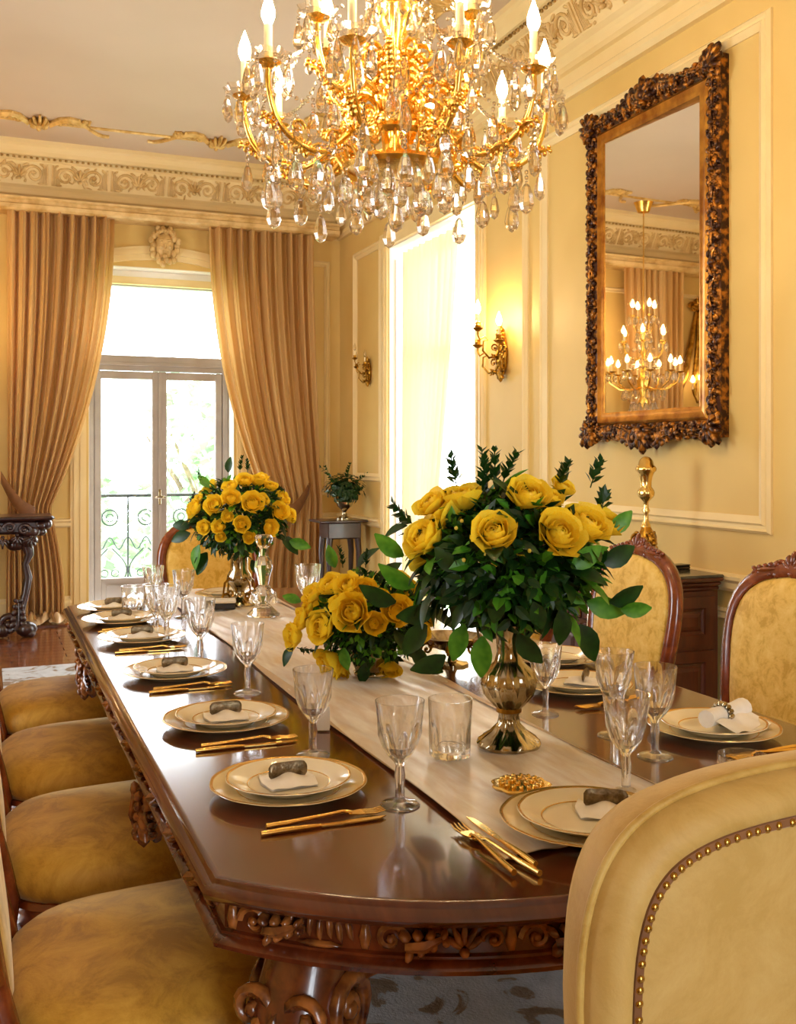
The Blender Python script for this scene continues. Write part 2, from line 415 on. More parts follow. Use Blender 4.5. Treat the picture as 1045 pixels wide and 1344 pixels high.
def frieze(par, a, b, inward, unit=.46):
    a=Vector((a[0],a[1],0)); b=Vector((b[0],b[1],0)); n=Vector((inward[0],inward[1],0)); d=(b-a).normalized(); L=(b-a).length
    up=(n*.09+Vector((0,0,.17))).normalized(); out=d.cross(up); 
    if out.dot(n)<0: out=-out
    # right handed: x=d', y=up, z=out
    x=up.cross(out)
    mb=MB(); k=int(L/unit)
    for i in range(k):
        c=a+d*((i+.5)*L/k)+n*.175+Vector((0,0,3.715))
        M=frame(c,x,up,out)
        scroll(mb, M@T(-.115,-.005,0), .078,1.5,.013,14,5,1,.05)
        scroll(mb, M@T(.115,-.005,0), .078,1.5,.013,14,5,-1,.05)
        palmette(mb, M@T(0,-.03,.002), .10, 5)
        palmette(mb, M@T(.115,0,.008), .035, 5); palmette(mb, M@T(-.115,0,.008), .035, 5)
        mb.box((.215,-.085,0),(.228,.085,.012),M); mb.box((-.228,-.085,0),(-.215,.085,.012),M)
        rs=random.Random(i)
        for q_ in range(16):
            mb.ell((rs.uniform(-.2,.2),rs.uniform(-.085,.085),.002),(rs.uniform(.014,.03),rs.uniform(.007,.013),rs.uniform(.008,.02)),6,4,M,Matrix.Rotation(rs.uniform(0,3.1),3,'Z'))
        for q_ in range(5):
            mb.box((.16+q_*.011,-.085,0),(.166+q_*.011,.02+.012*q_,.009),M); mb.box((-.166-q_*.011,-.085,0),(-.16-q_*.011,.02+.012*q_,.009),M)
        for s in (-1,1):
            mb.ell((s*.05,.07,.004),(.03,.012,.012),6,4,M,Matrix.Rotation(s*.5,3,'Z'))
            mb.ell((s*.19,.075,.004),(.022,.01,.012),6,4,M,Matrix.Rotation(-s*.6,3,'Z'))
            mb.ell((s*.17,-.08,.004),(.03,.01,.012),6,4,M)
    o=mb.build('frieze_relief', M_ORN, par, 50); o['kind']='stuff'
    bd=MB(); nb=int(L/.045)
    for i in range(nb):
        c=a+d*((i+.5)*L/nb)
        bd.ell(tuple(c+n*.26+Vector((0,0,3.822))),(.014,.014,.012),5,3)
        o=bd.build('bead_moulding', M_GOLDORN, par, 60); o['kind']='stuff'
frieze(trims[0],(XL+.2,YF),(XR-.2,YF),(0,-1)); frieze(trims[1],(XR,YF-.2),(XR,1.4),(-1,0)); frieze(trims[3],(XL,4.0),(XL,YF-.2),(1,0))
# ---- ceiling relief border
cr=MB()
def ceil_run(a,b):
    a=Vector((*a,ZC)); b=Vector((*b,ZC)); L=(b-a).length; d=(b-a).normalized(); y=Vector((0,0,-1)).cross(d)
    cr.tube([a,b],.018,6)
    nseg=int(L/1.15); random.seed(11)
    for i in range(nseg):
        c=a+d*((i+.5)*L/nseg)
        M=frame(c,d,y,Vector((0,0,-1)))@S(1,1.9,1.6)
        for s in (-1,1):
            pts=[(s*(.08+.46*t), .09*sin(t*pi*1.6), .008) for t in [k/10 for k in range(11)]]
            cr.tube(pts,[.020*(1-.6*k/10) for k in range(11)],5,M)
            scroll(cr,M@T(s*.16,.03,0),.055,1.3,.014,12,5,s); scroll(cr,M@T(s*.34,.04,0),.04,1.2,.011,12,5,-s)
            leafcarve(cr,M@T(s*.2,.06,0)@RZ(0 if s>0 else pi),.16,.05)
        palmette(cr,M@T(0,-.02,0),.12,7)
        cr.ell((0,0,.01),(.05,.03,.025),8,4,M)
ceil_run((XL+.9,8.36),(2.45,8.36)); ceil_run((2.45,8.36),(2.45,-1.6)); ceil_run((XL+.9,-1.6),(XL+.9,8.36))
struct(cr.build('trim_5', M_GOLDORN, None, 50))
# ---- wall panels (raised mouldings)
def panel_frame(mb, u0,u1,z0,z1, fn, w=.055, t=.022):
    prof=[(0,0),(.0,.012),(.012,t),(.022,t*.6),(.034,t*.6),(.044,t),(w,.010),(w,0)]
    cs=[(u0,z0,1,1),(u1,z0,-1,1),(u1,z1,-1,-1),(u0,z1,1,-1),(u0,z0,1,1)]
    rings=[[fn(u+su*p,z+sz*p,h) for p,h in prof] for u,z,su,sz in cs]
    mb.loft(rings, False)
rw=lambda u,z,h:(XR-h,u,z)
fwf=lambda u,z,h:(u,YF-h,z)
def ypx(px): return U(px,600,X=XR).y
tn=[6]
def trim(mb, mat=M_TRIM, sm=None, parent=None):
    o=mb.build('trim_%d'%tn[0], mat, parent, sm); tn[0]+=1; return struct(o)
Y1015=ypx(1015); Y712=ypx(712)
for (u0,u1,z0,z1,w) in ((Y1015,Y712,1.03,3.27,.075),(-2.3,Y1015-.35,1.03,3.27,.075),(ypx(695),ypx(632),1.03,3.27,.075),(ypx(503),ypx(466),1.15,3.20,.07)):
    m=MB(); panel_frame(m,u0,u1,z0,z1,rw,w,.026); trim(m)
m=MB(); 
for (u0,u1) in ((Y1015,Y712),(ypx(695),ypx(632))): panel_frame(m,u0,u1,.2,.68,rw,.05,.02)
panel_frame(m,-.8,Y1015-.35,.2,.68,rw,.05,.02); trim(m)
m=MB(); panel_frame(m,-2.3,-.2,1.0,3.2,fwf); panel_frame(m,2.45,3.0,1.0,3.2,fwf); trim(m)
# window side casings (vertical mouldings)
def casing(mb, fn, u0,u1,z0,z1):
    n=5; 
    for k in range(n):
        a=u0+(u1-u0)*k/n; b=u0+(u1-u0)*(k+1)/n; h=(.02,.034,.02,.030,.016)[k]
        p=[fn(a,z0,0),fn(b,z0,0),fn(b,z0,h),fn(a,z0,h)]; q=[fn(a,z1,0),fn(b,z1,0),fn(b,z1,h),fn(a,z1,h)]
        mb.loft([p,q],True,True)
m=MB(); casing(m,rw,SY0-.14,SY0,0,3.10); casing(m,rw,SY1,SY1+.14,0,3.10); m.box((XR-.03,SY0-.14,3.10),(XR,SY1+.14,3.22)); trim(m)
m=MB(); casing(m,fwf,WX0-.15,WX0-.02,0,3.0); casing(m,fwf,WX1+.02,WX1+.15,0,3.0); trim(m)
# dado rail + baseboards
m=MB()
pr=[(0,.76),(.018,.76),(.03,.775),(.03,.80),(.045,.815),(.045,.83),(0,.84)]
for a,b in ((YB,SY0-.14),(SY1+.14,YF)): m.loft([[(XR-p,a,z) for p,z in pr],[(XR-p,b,z) for p,z in pr]],True,True)
trim(m)
m=MB()
for a,b in ((XL,WX0-.15),(WX1+.15,XR)): m.loft([[(a,YF-p,z) for p,z in pr],[(b,YF-p,z) for p,z in pr]],True,True)
trim(m)
def base(name, segs, ax):
    m=MB(); p2=[(0,0),(.025,0),(.025,.13),(.012,.15),(.008,.17),(0,.17)]
    for a,b in segs:
        if ax=='r': m.loft([[(XR-p,a,z) for p,z in p2],[(XR-p,b,z) for p,z in p2]],True,True)
        if ax=='f': m.loft([[(a,YF-p,z) for p,z in p2],[(b,YF-p,z) for p,z in p2]],True,True)
        if ax=='l': m.loft([[(XL+p,a,z) for p,z in p2],[(XL+p,b,z) for p,z in p2]],True,True)
    struct(m.build(name, M_TRIM))
base('baseboard_right',[(YB,SY0-.14),(SY1+.14,YF)],'r'); base('baseboard_far',[(XL,WX0-.15),(WX1+.15,XR)],'f'); base('baseboard_left',[(YB,YF)],'l')
# ---- arch surround & tympanum on far window
def arcz(x, top, rise, hw): 
    u=(x-WC)/hw; return top-rise*u*u
N=16
m=MB()
for (o0,o1,h) in ((.0,.05,.030),(.05,.085,.045),(.085,.12,.03)):
    ra=[];rb=[]
    rings=[]
    for i in range(N+1):
        x=WX0-.02+(WX1-WX0+.04)*i/N; z=arcz(x,3.10,.10,.64)
        rings.append([(x,YF,z+o0),(x,YF-h,z+o0),(x,YF-h,z+o1),(x,YF,z+o1)])
    m.loft(rings,True,True)
trim(m)
# spandrel filling between square opening (3.03) and the arch: recessed tympanum
m=MB(); m.box((WX0,YF+.16,2.955),(WX1,YF+.22,3.03)); trim(m, M_WHITE)
m=MB(); m.box((WX0-.0,YF+.14,2.90),(WX1,YF+.20,2.965)); trim(m, M_TRIM)
# reveals white
m=MB(); m.box((WX0,YF+.005,0),(WX0+.008,YF+.42,3.03)); m.box((WX1-.008,YF+.005,0),(WX1,YF+.42,3.03)); m.box((WX0,YF+.005,3.022),(WX1,YF+.42,3.03)); trim(m, M_WHITE)
m=MB(); m.box((XR+.005,SY1-.008,.02),(XR+.42,SY1,3.1)); m.box((XR+.005,SY0,.02),(XR+.42,SY0+.008,3.1)); m.box((XR+.005,SY0,3.09),(XR+.42,SY1,3.1)); trim(m, M_WHITE)
# jamb panel mouldings inside the side window
m=MB(); 
jf=lambda u,z,h:(u,SY1-.008-h,z)
panel_frame(m,XR+.06,XR+.24,.3,3.0,jf,.03,.012); trim(m, M_WHITE)
# keystone mask
ks=thing('keystone_mask','carved plaster mask above the arched window head','ornament',(WC,YF-.05,3.22))
m=MB(); m.ell((0,0,0),(.085,.06,.125),14,10); m.ell((0,-.055,-.01),(.016,.03,.03),8,5); m.ell((0,-.05,-.055),(.028,.018,.010),8,4)
m.ell((0,-.045,-.095),(.03,.03,.024),8,5)
for s in (-1,1): m.ell((s*.032,-.05,.025),(.018,.012,.010),8,4); m.ell((s*.04,-.045,-.02),(.024,.022,.022),8,4); m.ell((s*.033,-.052,.045),(.024,.012,.008),8,4)
m.build('face', M_ORN, ks, 60)
m=MB()
for k in range(22):
    a=2*pi*k/22; rr=.115+.018*sin(k*2.1)
    m.ell((cos(a)*rr*.95, -.02+.012*cos(k*1.7), sin(a)*rr*1.25),(.028,.03,.034),7,5)
for k in range(9):
    a=pi*(k+.5)/9; m.ell((cos(a)*.07,-.045,.08+sin(a)*.05),(.02,.02,.024),6,4)
o=m.build('curls_and_wreath', M_ORN, ks, 60)
# ---- pelmet shelf over curtains
m=MB(); pp=[(0,3.395),(.22,3.395),(.24,3.41),(.25,3.44),(.235,3.45),(.235,3.475),(.26,3.485),(.27,3.50),(0,3.50)]
m.loft([[(XL+.6,YF-p,z) for p,z in pp],[(3.02,YF-p,z) for p,z in pp]],True,True); trim(m, M_ORN)

# ---- window_1 : french window
YW=YF+.24
win=struct(bpy.data.objects.new('window_1',None)); COL.objects.link(win); win.location=(WC,YW,0)
hw=.628
def wb_(x0,x1,z0,z1,y0=-.03,y1=.03,name='frame',mat=M_SASH,c=.006): 
    return MB().bbox((x0,y0,z0),(x1,y1,z1),c).build(name,mat,win)
fr=MB()
fr.bbox((-hw,-.045,0),(-hw+.055,.045,2.96),.008); fr.bbox((hw-.055,-.045,0),(hw,.045,2.96),.008)
fr.bbox((-hw+.054,-.043,2.89),(hw-.054,.043,2.958),.006); fr.bbox((-hw+.054,-.043,2.135),(hw-.054,.043,2.27),.006); fr.bbox((-hw,-.06,2.18),(hw,-.04,2.21),.004)
fr.build('frame', M_SASH, win)
for s in (-1,1):
    d=MB(); x0,x1=(.004,hw-.057)
    if s<0: x0,x1=-x1,-x0
    d.bbox((x0,-.03,.02),(x0+.062,.03,2.13),.006); d.bbox((x1-.062,-.03,.02),(x1,.03,2.13),.006)
    d.bbox((x0+.061,-.028,2.06),(x1-.061,.028,2.129),.004); d.bbox((x0+.061,-.028,.021),(x1-.061,.028,.28),.004)
    d.bbox((x0+.10,-.036,.07),(x1-.10,-.02,.22),.005)
    sash=d.build('door_leaf', M_SASH, win)
    MB().box((x0+.06,-.004,.27),(x1-.06,.004,2.07)).build('pane', M_PANE, sash)
wb_(-.012,.012,.02,2.13,-.042,-.028,'meeting_bead',M_SASH,.003)
MB().box((-hw+.05,-.004,2.26),(hw-.05,.004,2.90)).build('pane', M_PANE, win)
h=MB(); h.bbox((-.012,-.05,.93),(.012,-.035,1.07),.004); h.tube([(0,-.05,1.0),(0,-.075,1.0)],.008,8); h.ell((0,-.08,1.0),(.05,.012,.014),10,6)
h.build('handle', M_SILVER, win, 40)
# ---- window_2 : side window behind voile
w2=struct(bpy.data.objects.new('window_2',None)); COL.objects.link(w2); w2.location=(XR+.31,(SY0+SY1)/2,0)
q=MB(); hy=(SY1-SY0)/2
for a,b in ((-hy,-hy+.06),(hy-.06,hy),(-.04,.04)): q.bbox((-.03,a,.02),(.03,b,3.1),.006)
for a,b in ((.02,.14),(2.13,2.25),(3.02,3.1)): q.bbox((-.035,-hy,a),(.035,hy,b),.006)
q.build('frame', M_WHITE, w2)
for a,b in ((-hy+.06,-.04),(.04,hy-.06)):
    for z0,z1 in ((.14,2.13),(2.25,3.02)): MB().box((-.003,a,z0),(.003,b,z1)).build('pane', M_PANE, w2)

# ================================================================ OUTSIDE
gr=struct(MB().box((-14,YF+1.6,-3.1),(20,60,-3.0)).build('garden_ground', M_LAWN))
bal=struct(MB().bbox((WC-1.3,YF+.43,-.12),(WC+1.3,YF+1.15,-.03),.01).build('balcony_slab', M_WHITE))
rl=thing('balcony_railing','dark wrought iron balcony railing with scrollwork outside the tall window','railing',(WC,YF+1.08,-.03))
MB().bbox((-1.25,-.025,1.0),(1.25,.025,1.03),.006).build('top_rail', M_IRON, rl)
MB().bbox((-1.25,-.015,.08),(1.25,.015,.10),.004).build('bottom_rail', M_IRON, rl)
pk=MB().bbox((-.008,-.008,0),(.008,.008,1.01),.002).mesh('baluster', M_IRON)
sc_=MB()
def ring(mb,c,r,th,n=16,s=5): 
    pts=[(c[0]+r*cos(2*pi*k/n),c[1],c[2]+r*sin(2*pi*k/n)) for k in range(n+1)]; mb.tube(pts,th,s)
ring(sc_,(0,0,.80),.075,.008); ring(sc_,(0,0,.80),.035,.006)
for s in (-1,1):
    sc_.tube([(s*.17*t,0,.55+.06*cos(t*pi*2)) for t in [k/8 for k in range(9)]],.007,5)
    sc_.tube([(s*(.02+.14*sin(t*pi*.9)),0,.5-.38*t) for t in [k/10 for k in range(11)]],.007,5)
    sc_.tube([(s*(.05+.035*cos(a)),0,.26+.035*sin(a)) for a in [k*.6 for k in range(11)]],.006,5)
scm=sc_.mesh('scroll', M_IRON, 50)
for k in range(8):
    place('baluster', pk, rl, T(-1.2+k*.343,0,0))
    if k<7: place('scroll', scm, rl, T(-1.2+(k+.5)*.343,0,0))
def leafmesh(name, mat, L=.08, wd=.045, curl=.25, n=4):
    mb=MB()
    def fn(u,v):
        t=v; wv=wd/2*(sin(pi*min(1,t*.96+.02))**.75)*(1.12-.35*t); x=(u*2-1)*wv
        return (x, t*L, abs(u*2-1)*wv*.35-curl*L*t*t)
    mb.grid(fn,2,n); return mb.mesh(name, mat, 60)
def tree(loc, hgt, rad, label, seed, n=900, ls=.28):
    random.seed(seed); t=thing('tree',label,'tree',loc,0,'garden trees beyond the balcony')
    tk=MB(); tk.tube([(0,0,0),(.1,0,hgt*.4),(0,.1,hgt*.8)],[.16,.11,.05],7)
    for k in range(5):
        a=k*1.3; tk.tube([(0,0,hgt*.45),(cos(a)*rad*.4,sin(a)*rad*.4,hgt*.7),(cos(a)*rad*.7,sin(a)*rad*.7,hgt*.85)],[.07,.05,.02],5)
    tk.build('trunk', M_BARK, t, 40); lv=MB()
    blobs=[(Vector((random.uniform(-1,1)*rad*.7,random.uniform(-1,1)*rad*.6,hgt*(.5+.42*random.random()))),rad*random.uniform(.3,.5)) for _ in range(9)]
    for _ in range(n):
        c,r=random.choice(blobs); d=Vector((random.gauss(0,1),random.gauss(0,1),random.gauss(0,1))).normalized()
        p=c+d*r*random.uniform(.6,1.05)
        lv.add([(-.5,0,0),(0,-.35,0.1),(.5,0,0),(0,.35,-.05)],[(0,1,2,3)],T(*p)@Matrix.Rotation(random.uniform(0,6.3),4,d)@RX(random.uniform(-1,1))@S(ls))
    o=lv.build('foliage', M_LEAFO, t); o['kind']='stuff'
tree((-2.6,18,-3),5.0,2.0,'pale green garden tree at the left of the left window pane',1)
tree((.6,24,-3),4.9,2.2,'sunlit garden tree seen low through the left window pane',2)
tree((4.0,19,-3),5.6,2.0,'tallest garden tree, seen through the right window pane',3)
tree((6.5,27,-3),5.2,2.4,'distant garden tree behind the far bouquet',4)
tree((-.1,13.5,-3),3.6,1.6,'low bushy tree right behind the balcony railing',5,1100,.2)
tree((3.0,13.7,-3),3.8,1.6,'low round tree behind the railing, right of the window mullion',6,1100,.2)

# ================================================================ CURTAINS
def curtain(name,label,y,top,tie,ztie,bot,zt=3.40,side=1,folds=11,puddle=.16,seed=1,mat=None,amp=.035,group=None,nv=70,nu=150):
    # top/tie/bot: (x0,x1) extents
    random.seed(seed); ph=[random.uniform(0,6.3) for _ in range(6)]
    def ext(v):                                                       # v: 0 top ..1 floor
        z=zt*(1-v); 
        if z>ztie:
            t=(zt-z)/(zt-ztie); e=t**2.1; e2=t**1.5
            inner=top[1]+(tie[1]-top[1])*e if side>0 else top[1]+(tie[1]-top[1])*e2
            outer=top[0]+(tie[0]-top[0])*e2 if side>0 else top[0]+(tie[0]-top[0])*e
            return outer,inner,1-.35*t
        t=(ztie-z)/ztie; e=sin(min(1,t*1.2)*pi/2)
        return tie[0]+(bot[0]-tie[0])*e, tie[1]+(bot[1]-tie[1])*e, .65+.5*t
    def fn(u,v):
        if v>.955: k=(v-.955)/.045
        else: k=0
        vv=min(v/.955,1); a,b,am=ext(vv)
        x=a+(b-a)*u
        ww=u*folds*2*pi
        f=sin(ww+ph[0]+.5*sin(vv*3+ph[1])+.8*sin(u*9+ph[4]))+.45*sin(ww*2.1+ph[2]+vv*1.5)+.25*sin(ww*3.3+ph[3])
        yy=-amp*am*f-.02
        z=zt*(1-vv)
        if k>0:
            yy-=puddle*k*(1+.35*sin(ww*.8)); x+=.06*sin(ww*.4+ph[5])*k; z=.03+.045*max(0,sin(ww*.9+ph[3]))*sin(k*pi)+.02*(1-k)
            z=max(z,.012)
        elif vv>.93: z=max(z,.03)
        return (x, y+yy, z)
    o=MB().grid(fn,nu,nv)
    me=o.mesh(name, mat or M_CURT, 80); ob=place(name, me)
    return tag(ob,label,'curtain',group)
def cx_(px,y): return U(px,600,Y=y).x
YC=YF-.145
curtain('curtain','gold silk curtain left of the tall window, swept to the left behind the console',YC,(cx_(9,YC),cx_(150,YC)),(cx_(10,YC),cx_(66,YC)),.93,(cx_(8,YC),cx_(84,YC)),seed=2,folds=9,amp=.05,puddle=.3)
curtain('curtain','gold silk curtain right of the tall window, swept to the right',YC,(cx_(274,YC),cx_(412,YC)),(cx_(345,YC),cx_(424,YC)),.98,(cx_(325,YC),cx_(425,YC)),side=-1,seed=5,folds=9,amp=.05)
curtain('curtain','gold silk curtain added out of view on the far wall for the mirror reflection',YC,(-1.35,-.55),(-1.35,-.85),.95,(-1.35,-.8),seed=8,folds=9)  # added curtain with no window behind it, only there for the mirror
def tieback(p0,p1,label,sag=.12):
    pts=[]
    for k in range(13):
        t=k/12; pts.append(Vector(p0).lerp(Vector(p1),t)+Vector((0,-.05*sin(t*pi),-sag*sin(t*pi)*.6)))
    rings=[]
    for k,p in enumerate(pts):
        wv=.05+.02*sin(k/12*pi); rings.append([p+Vector((0,0,wv)),p+Vector((0,-.012,wv*.5)),p+Vector((0,-.016,0)),p+Vector((0,-.012,-wv*.5)),p+Vector((0,0,-wv)),p+Vector((0,.006,0))])
    o=MB().loft(rings,True,True).build('curtain_tieback', M_TIE, None, 60)
    tag(o,label,'tieback')
tieback((cx_(1,8.95),8.94,1.20),(cx_(46,8.95),8.92,.90),'dark bronze cloth tieback holding the left curtain')
tieback((cx_(408,8.95),9.0,1.08),(cx_(362,8.95),8.9,.84),'dark bronze cloth tieback holding the right curtain')
# sheer voile at side window
def voile(x, y0,y1, yb0,yb1, label, seed, z0=.02, z1=3.06, fo=9):
    random.seed(seed); p=random.uniform(0,6)
    def fn(u,v):
        z=z1+(z0-z1)*v; e=v**1.2; a=y0+(yb0-y0)*e; b=y1+(yb1-y1)*e
        return (x-.022*sin(u*fo*2*pi+p+v)-.01*sin(u*fo*4.3*pi+p), a+(b-a)*u, z)
    o=MB().grid(fn,90,24).build('voile_curtain', M_SHEER, None, 80); tag(o,label,'curtain')
voile(XR+.12,6.75,7.87,7.38,7.87,'sheer ivory voile drawn aside on the far side of the bright side window',3)

# ================================================================ RUG
rug=MB(); rug.bbox((.09,-.6,-.001),(2.35,7.05,.004),.0015); tag(rug.build('rug', M_RUG),'grey-blue rug with brown scroll pattern under the dining table','rug')

# ================================================================ DINING TABLE
TX,TW,TY0,TY1,BOW=.987,.680,1.45,4.30,.25
def outline(off=0.0):
    pts=[]; n=28
    for i in range(n+1):                                              # near end, left to right
        u=-1+2*i/n; u=math.copysign(abs(u)**.7,u); pts.append((TX+TW*u, TY0-BOW*(1-abs(u)**3)))
    for i in range(n+1):
        u=1-2*i/n; u=math.copysign(abs(u)**.7,u); pts.append((TX+TW*u, TY1+BOW*(1-abs(u)**3)))
    out=[]; m=len(pts)
    for i in range(m):
        a=Vector(pts[i-1]); b=Vector(pts[i]); c=Vector(pts[(i+1)%m]); 
        d=((b-a).normalized() if (b-a).length>1e-6 else Vector((0,0)))+((c-b).normalized() if (c-b).length>1e-6 else Vector((0,0)))
        d.normalize(); nrm=Vector((d.y,-d.x)); out.append((b.x+nrm.x*off,b.y+nrm.y*off))
    return out
tb=thing('dining_table','long polished mahogany dining table with bowed carved ends','table',(TX,2.875,.004))
Mi=T(-TX,-2.875,0)
def ringat(off,z): return [(x,y,z) for x,y in outline(off)]
MB().loft([ringat(o_,z_) for o_,z_ in ((-.02,.735),(.012,.727),(.022,.733),(.027,.741),(.022,.748),(.012,.7515),(.010,.7535),(.008,.7575),(.004,.7595),(.001,.760),(-.003,.760),(-.02,.760))],True,True,Mi).build('tabletop', M_TABLE, tb, 40)
MB().loft([ringat(o_,z_) for o_,z_ in ((-.03,.657),(-.004,.656),(.008,.661),(.010,.668),(.004,.674),(-.004,.677),(-.004,.681),(-.010,.683),(-.010,.722),(-.002,.724),(.004,.728),(.004,.733),(-.03,.733))],True,True,Mi).build('apron', M_TSIDE, tb, 40)
# carving around apron
def along(poly):
    L=[0]; 
    for i in range(1,len(poly)): L.append(L[-1]+(Vector(poly[i])-Vector(poly[i-1])).length)
    return L
poly=outline(-.010); poly.append(poly[0]); LL=along(poly); tot=LL[-1]
def at_s(s):
    s%=tot
    for i in range(1,len(LL)):
        if LL[i]>=s: 
            t=(s-LL[i-1])/max(LL[i]-LL[i-1],1e-6); a=Vector(poly[i-1]); b=Vector(poly[i]); d=(b-a).normalized(); p=a.lerp(b,t)
            return Vector((p.x,p.y,0)), Vector((d.x,d.y,0))
cv=MB(); s=0.0; k=0; Lend=LL[28]; 
while s<tot-.05:
    p,d=at_s(s+.05); out=Vector((d.y,-d.x,0))
    # plain mahogany field in the middle of each bowed end
    mid1=(.36<(s+.05)/Lend<.64); mid2=(s>LL[29] and .36<(s+.05-LL[29])/Lend<.64)
    if not(mid1 or mid2):
        M=Mi@frame(p+Vector((0,0,.702)),d,Vector((0,0,1)),out)@S(1.18,1.18,1.5)
        kk=k%4
        if kk in (0,2):
            scroll(cv,M@T(0,0,0),.019,1.2,.0048,10,4,1 if kk else -1); leafcarve(cv,M@T(.02,-.004,0)@RZ(.25),.045,.022,4); cv.ell((-.03,.0,0),(.008,.018,.006),6,4,M)
        elif kk==1:
            for q_ in range(-3,4): cv.ell((q_*.012,.004+.004*abs(q_)%.008,0),(.0042,.017,.006),5,4,M,Matrix.Rotation(q_*.08,3,'Z'))
            cv.ell((0,-.013,.002),(.03,.004,.005),6,4,M)
        else:
            palmette(cv,M@T(0,-.010,0),.034,5); scroll(cv,M@T(.034,0,0),.014,1.1,.004,8,4,-1); scroll(cv,M@T(-.034,0,0),.014,1.1,.004,8,4,1)
    s+=.1; k+=1
o=cv.build('apron_carving', M_CARVE, tb, 60); o['kind']='stuff'
def cabriole(h=.66, s=1.0, carve=True):
    # leg bows towards local +X ; returns (leg mb, carving mb)
    a=MB(); P=[(0,h),(.02,h*.924),(.055,h*.833),(.07,h*.742),(.05,h*.59),(.015,h*.424),(-.005,h*.288),(.01,h*.167),(.05,h*.09),(.075,h*.045),(.075,.0)]
    Rr=[.062,.066,.068,.062,.046,.034,.030,.032,.040,.045,.038]
    a.tube([(x*s,0,z) for x,z in P],[r*s for r in Rr],10)
    c=MB()
    if carve:
        Mk=frame((.115*s,0,h-.14),Vector((0,1,0)),Vector((0,0,1)),Vector((1,0,0)))
        palmette(c,Mk@T(0,-.02,-.012),.085,7); scroll(c,Mk@T(-.045,.05,-.02),.034,1.3,.011,12,5,1); scroll(c,Mk@T(.045,.05,-.02),.034,1.3,.011,12,5,-1)
        leafcarve(c,Mk@T(0,-.02,-.01)@RZ(-pi/2),.16,.07)
        for sg in (-1,1):
            Ms=frame((.03,sg*.06*s,h-.1),Vector((-1,0,0))*1,Vector((0,0,1)),Vector((0,sg,0)))
            scroll(c,Ms,.05,1.5,.014,14,5,1,.06)
            c.tube([(.0,sg*.05,h-.06),(-.04,sg*.09,h-.05),(-.05,sg*.13,h-.02),(-.03,sg*.17,h-.005)],[.026,.022,.018,.010],6)
            c.tube([(.08,sg*.03,.06),(.04,sg*.05,.10),(.0,sg*.045,.2),(.02,sg*.03,.3)],[.02,.016,.010,.006],6)
        scroll(c,frame((.075,.0,.045),Vector((1,0,0)),Vector((0,0,1)),Vector((0,-1,0))),.045,1.2,.018,12,6)
        c.tube([(.02,0,h-.24),(-.06,0,h-.2),(-.12,0,h-.12),(-.14,0,h-.03)],[.03,.028,.026,.02],7)
        scroll(c,frame((-.13,0,h-.06),Vector((-1,0,0)),Vector((0,0,1)),Vector((0,1,0))),.05,1.3,.016,12,5)
    return a,c
ga,gc=cabriole(.66,1.05); gm=ga.mesh('leg',M_TSIDE,60); gcm=gc.mesh('leg_carving',M_CARVE,60)
for (lx,ly,ang) in ((.46,1.47,R(222)),(1.51,1.47,R(-42)),(.66,2.875,pi),(1.31,2.875,0),(.46,4.30,R(142)),(1.51,4.30,R(38))):
    g=place('leg',gm,tb,Mi@T(lx,ly,0)@RZ(ang)); place('knee_carving',gcm,g)
pdm=MB(); Mk=frame((0,0,0),Vector((0,1,0)),Vector((0,0,1)),Vector((1,0,0)))
palmette(pdm,Mk@T(0,-.03,.005)@RZ(pi),.085,7); pdm.tube([(-.01,0,0),(-.004,0,-.04),(-.006,0,-.08),(-.016,0,-.105)],[.040,.034,.022,.008],14); leafcarve(pdm,Mk@T(0,-.0,.022)@RZ(-pi/2),.085,.05)
for sg in (-1,1): scroll(pdm,Mk@T(sg*.035,-.02,.01),.026,1.3,.009,12,5,sg); leafcarve(pdm,Mk@T(sg*.03,-.01,0)@RZ(-.9 if sg>0 else pi+.9),.07,.03)
pdm=pdm.mesh('carved_pendant',M_CARVE,60)
for (lx,ly,ang) in ((TX-TW+.010,2.18,pi),(TX-TW+.010,3.57,pi),(TX+TW-.010,2.18,0),(TX+TW-.010,3.57,0)): place('carved_pendant',pdm,tb,Mi@T(lx,ly,.657)@RZ(ang))
MB().bbox((.60,2.80,.10),(1.37,2.95,.16),.02,Mi).build('stretcher', M_TSIDE, tb)

# ---- runner
TZ=.7642
RX0,RX1=U(604,1084,z=.76).x, U(851,1039,z=.76).x
RX0=.708; RX1=1.122
def run_fn(x0,x1,zoff):
    def fn(u,v):
        y=1.34+(4.6-1.34)*v; x=x0+(x1-x0)*u
        z=TZ+.0050+zoff+.0022*sin(u*17+3.0*sin(v*7+u*2))*sin(v*23+u*6)+.0022*sin(u*9+v*11)+.0009*sin(u*47+v*31+2*sin(v*19))
        x+=.006*sin(v*14+u*3)
        y+= (.01*sin(u*7))*(1-v)
        z=max(z,TZ+.0018)
        return (x,y,z)
    return fn
rn=thing('table_runner','ivory crinkled silk runner along the middle of the dining table','table runner',(0,0,0))
mm_=MB().grid(run_fn(RX0,RX1,0),60,220)
mm_.grid(lambda u,v:tuple(Vector(run_fn(RX0,RX1,0)(u,v))-Vector((0,0,.0016))),60,220)
mm_.build('cloth', M_RUN, rn, 80)
for (a,b) in ((RX0-.003,RX0+.012),(RX1-.012,RX1+.003)):
    MB().grid(run_fn(a,b,.0011),2,220).build('hem', M_RUNH, rn, 80)

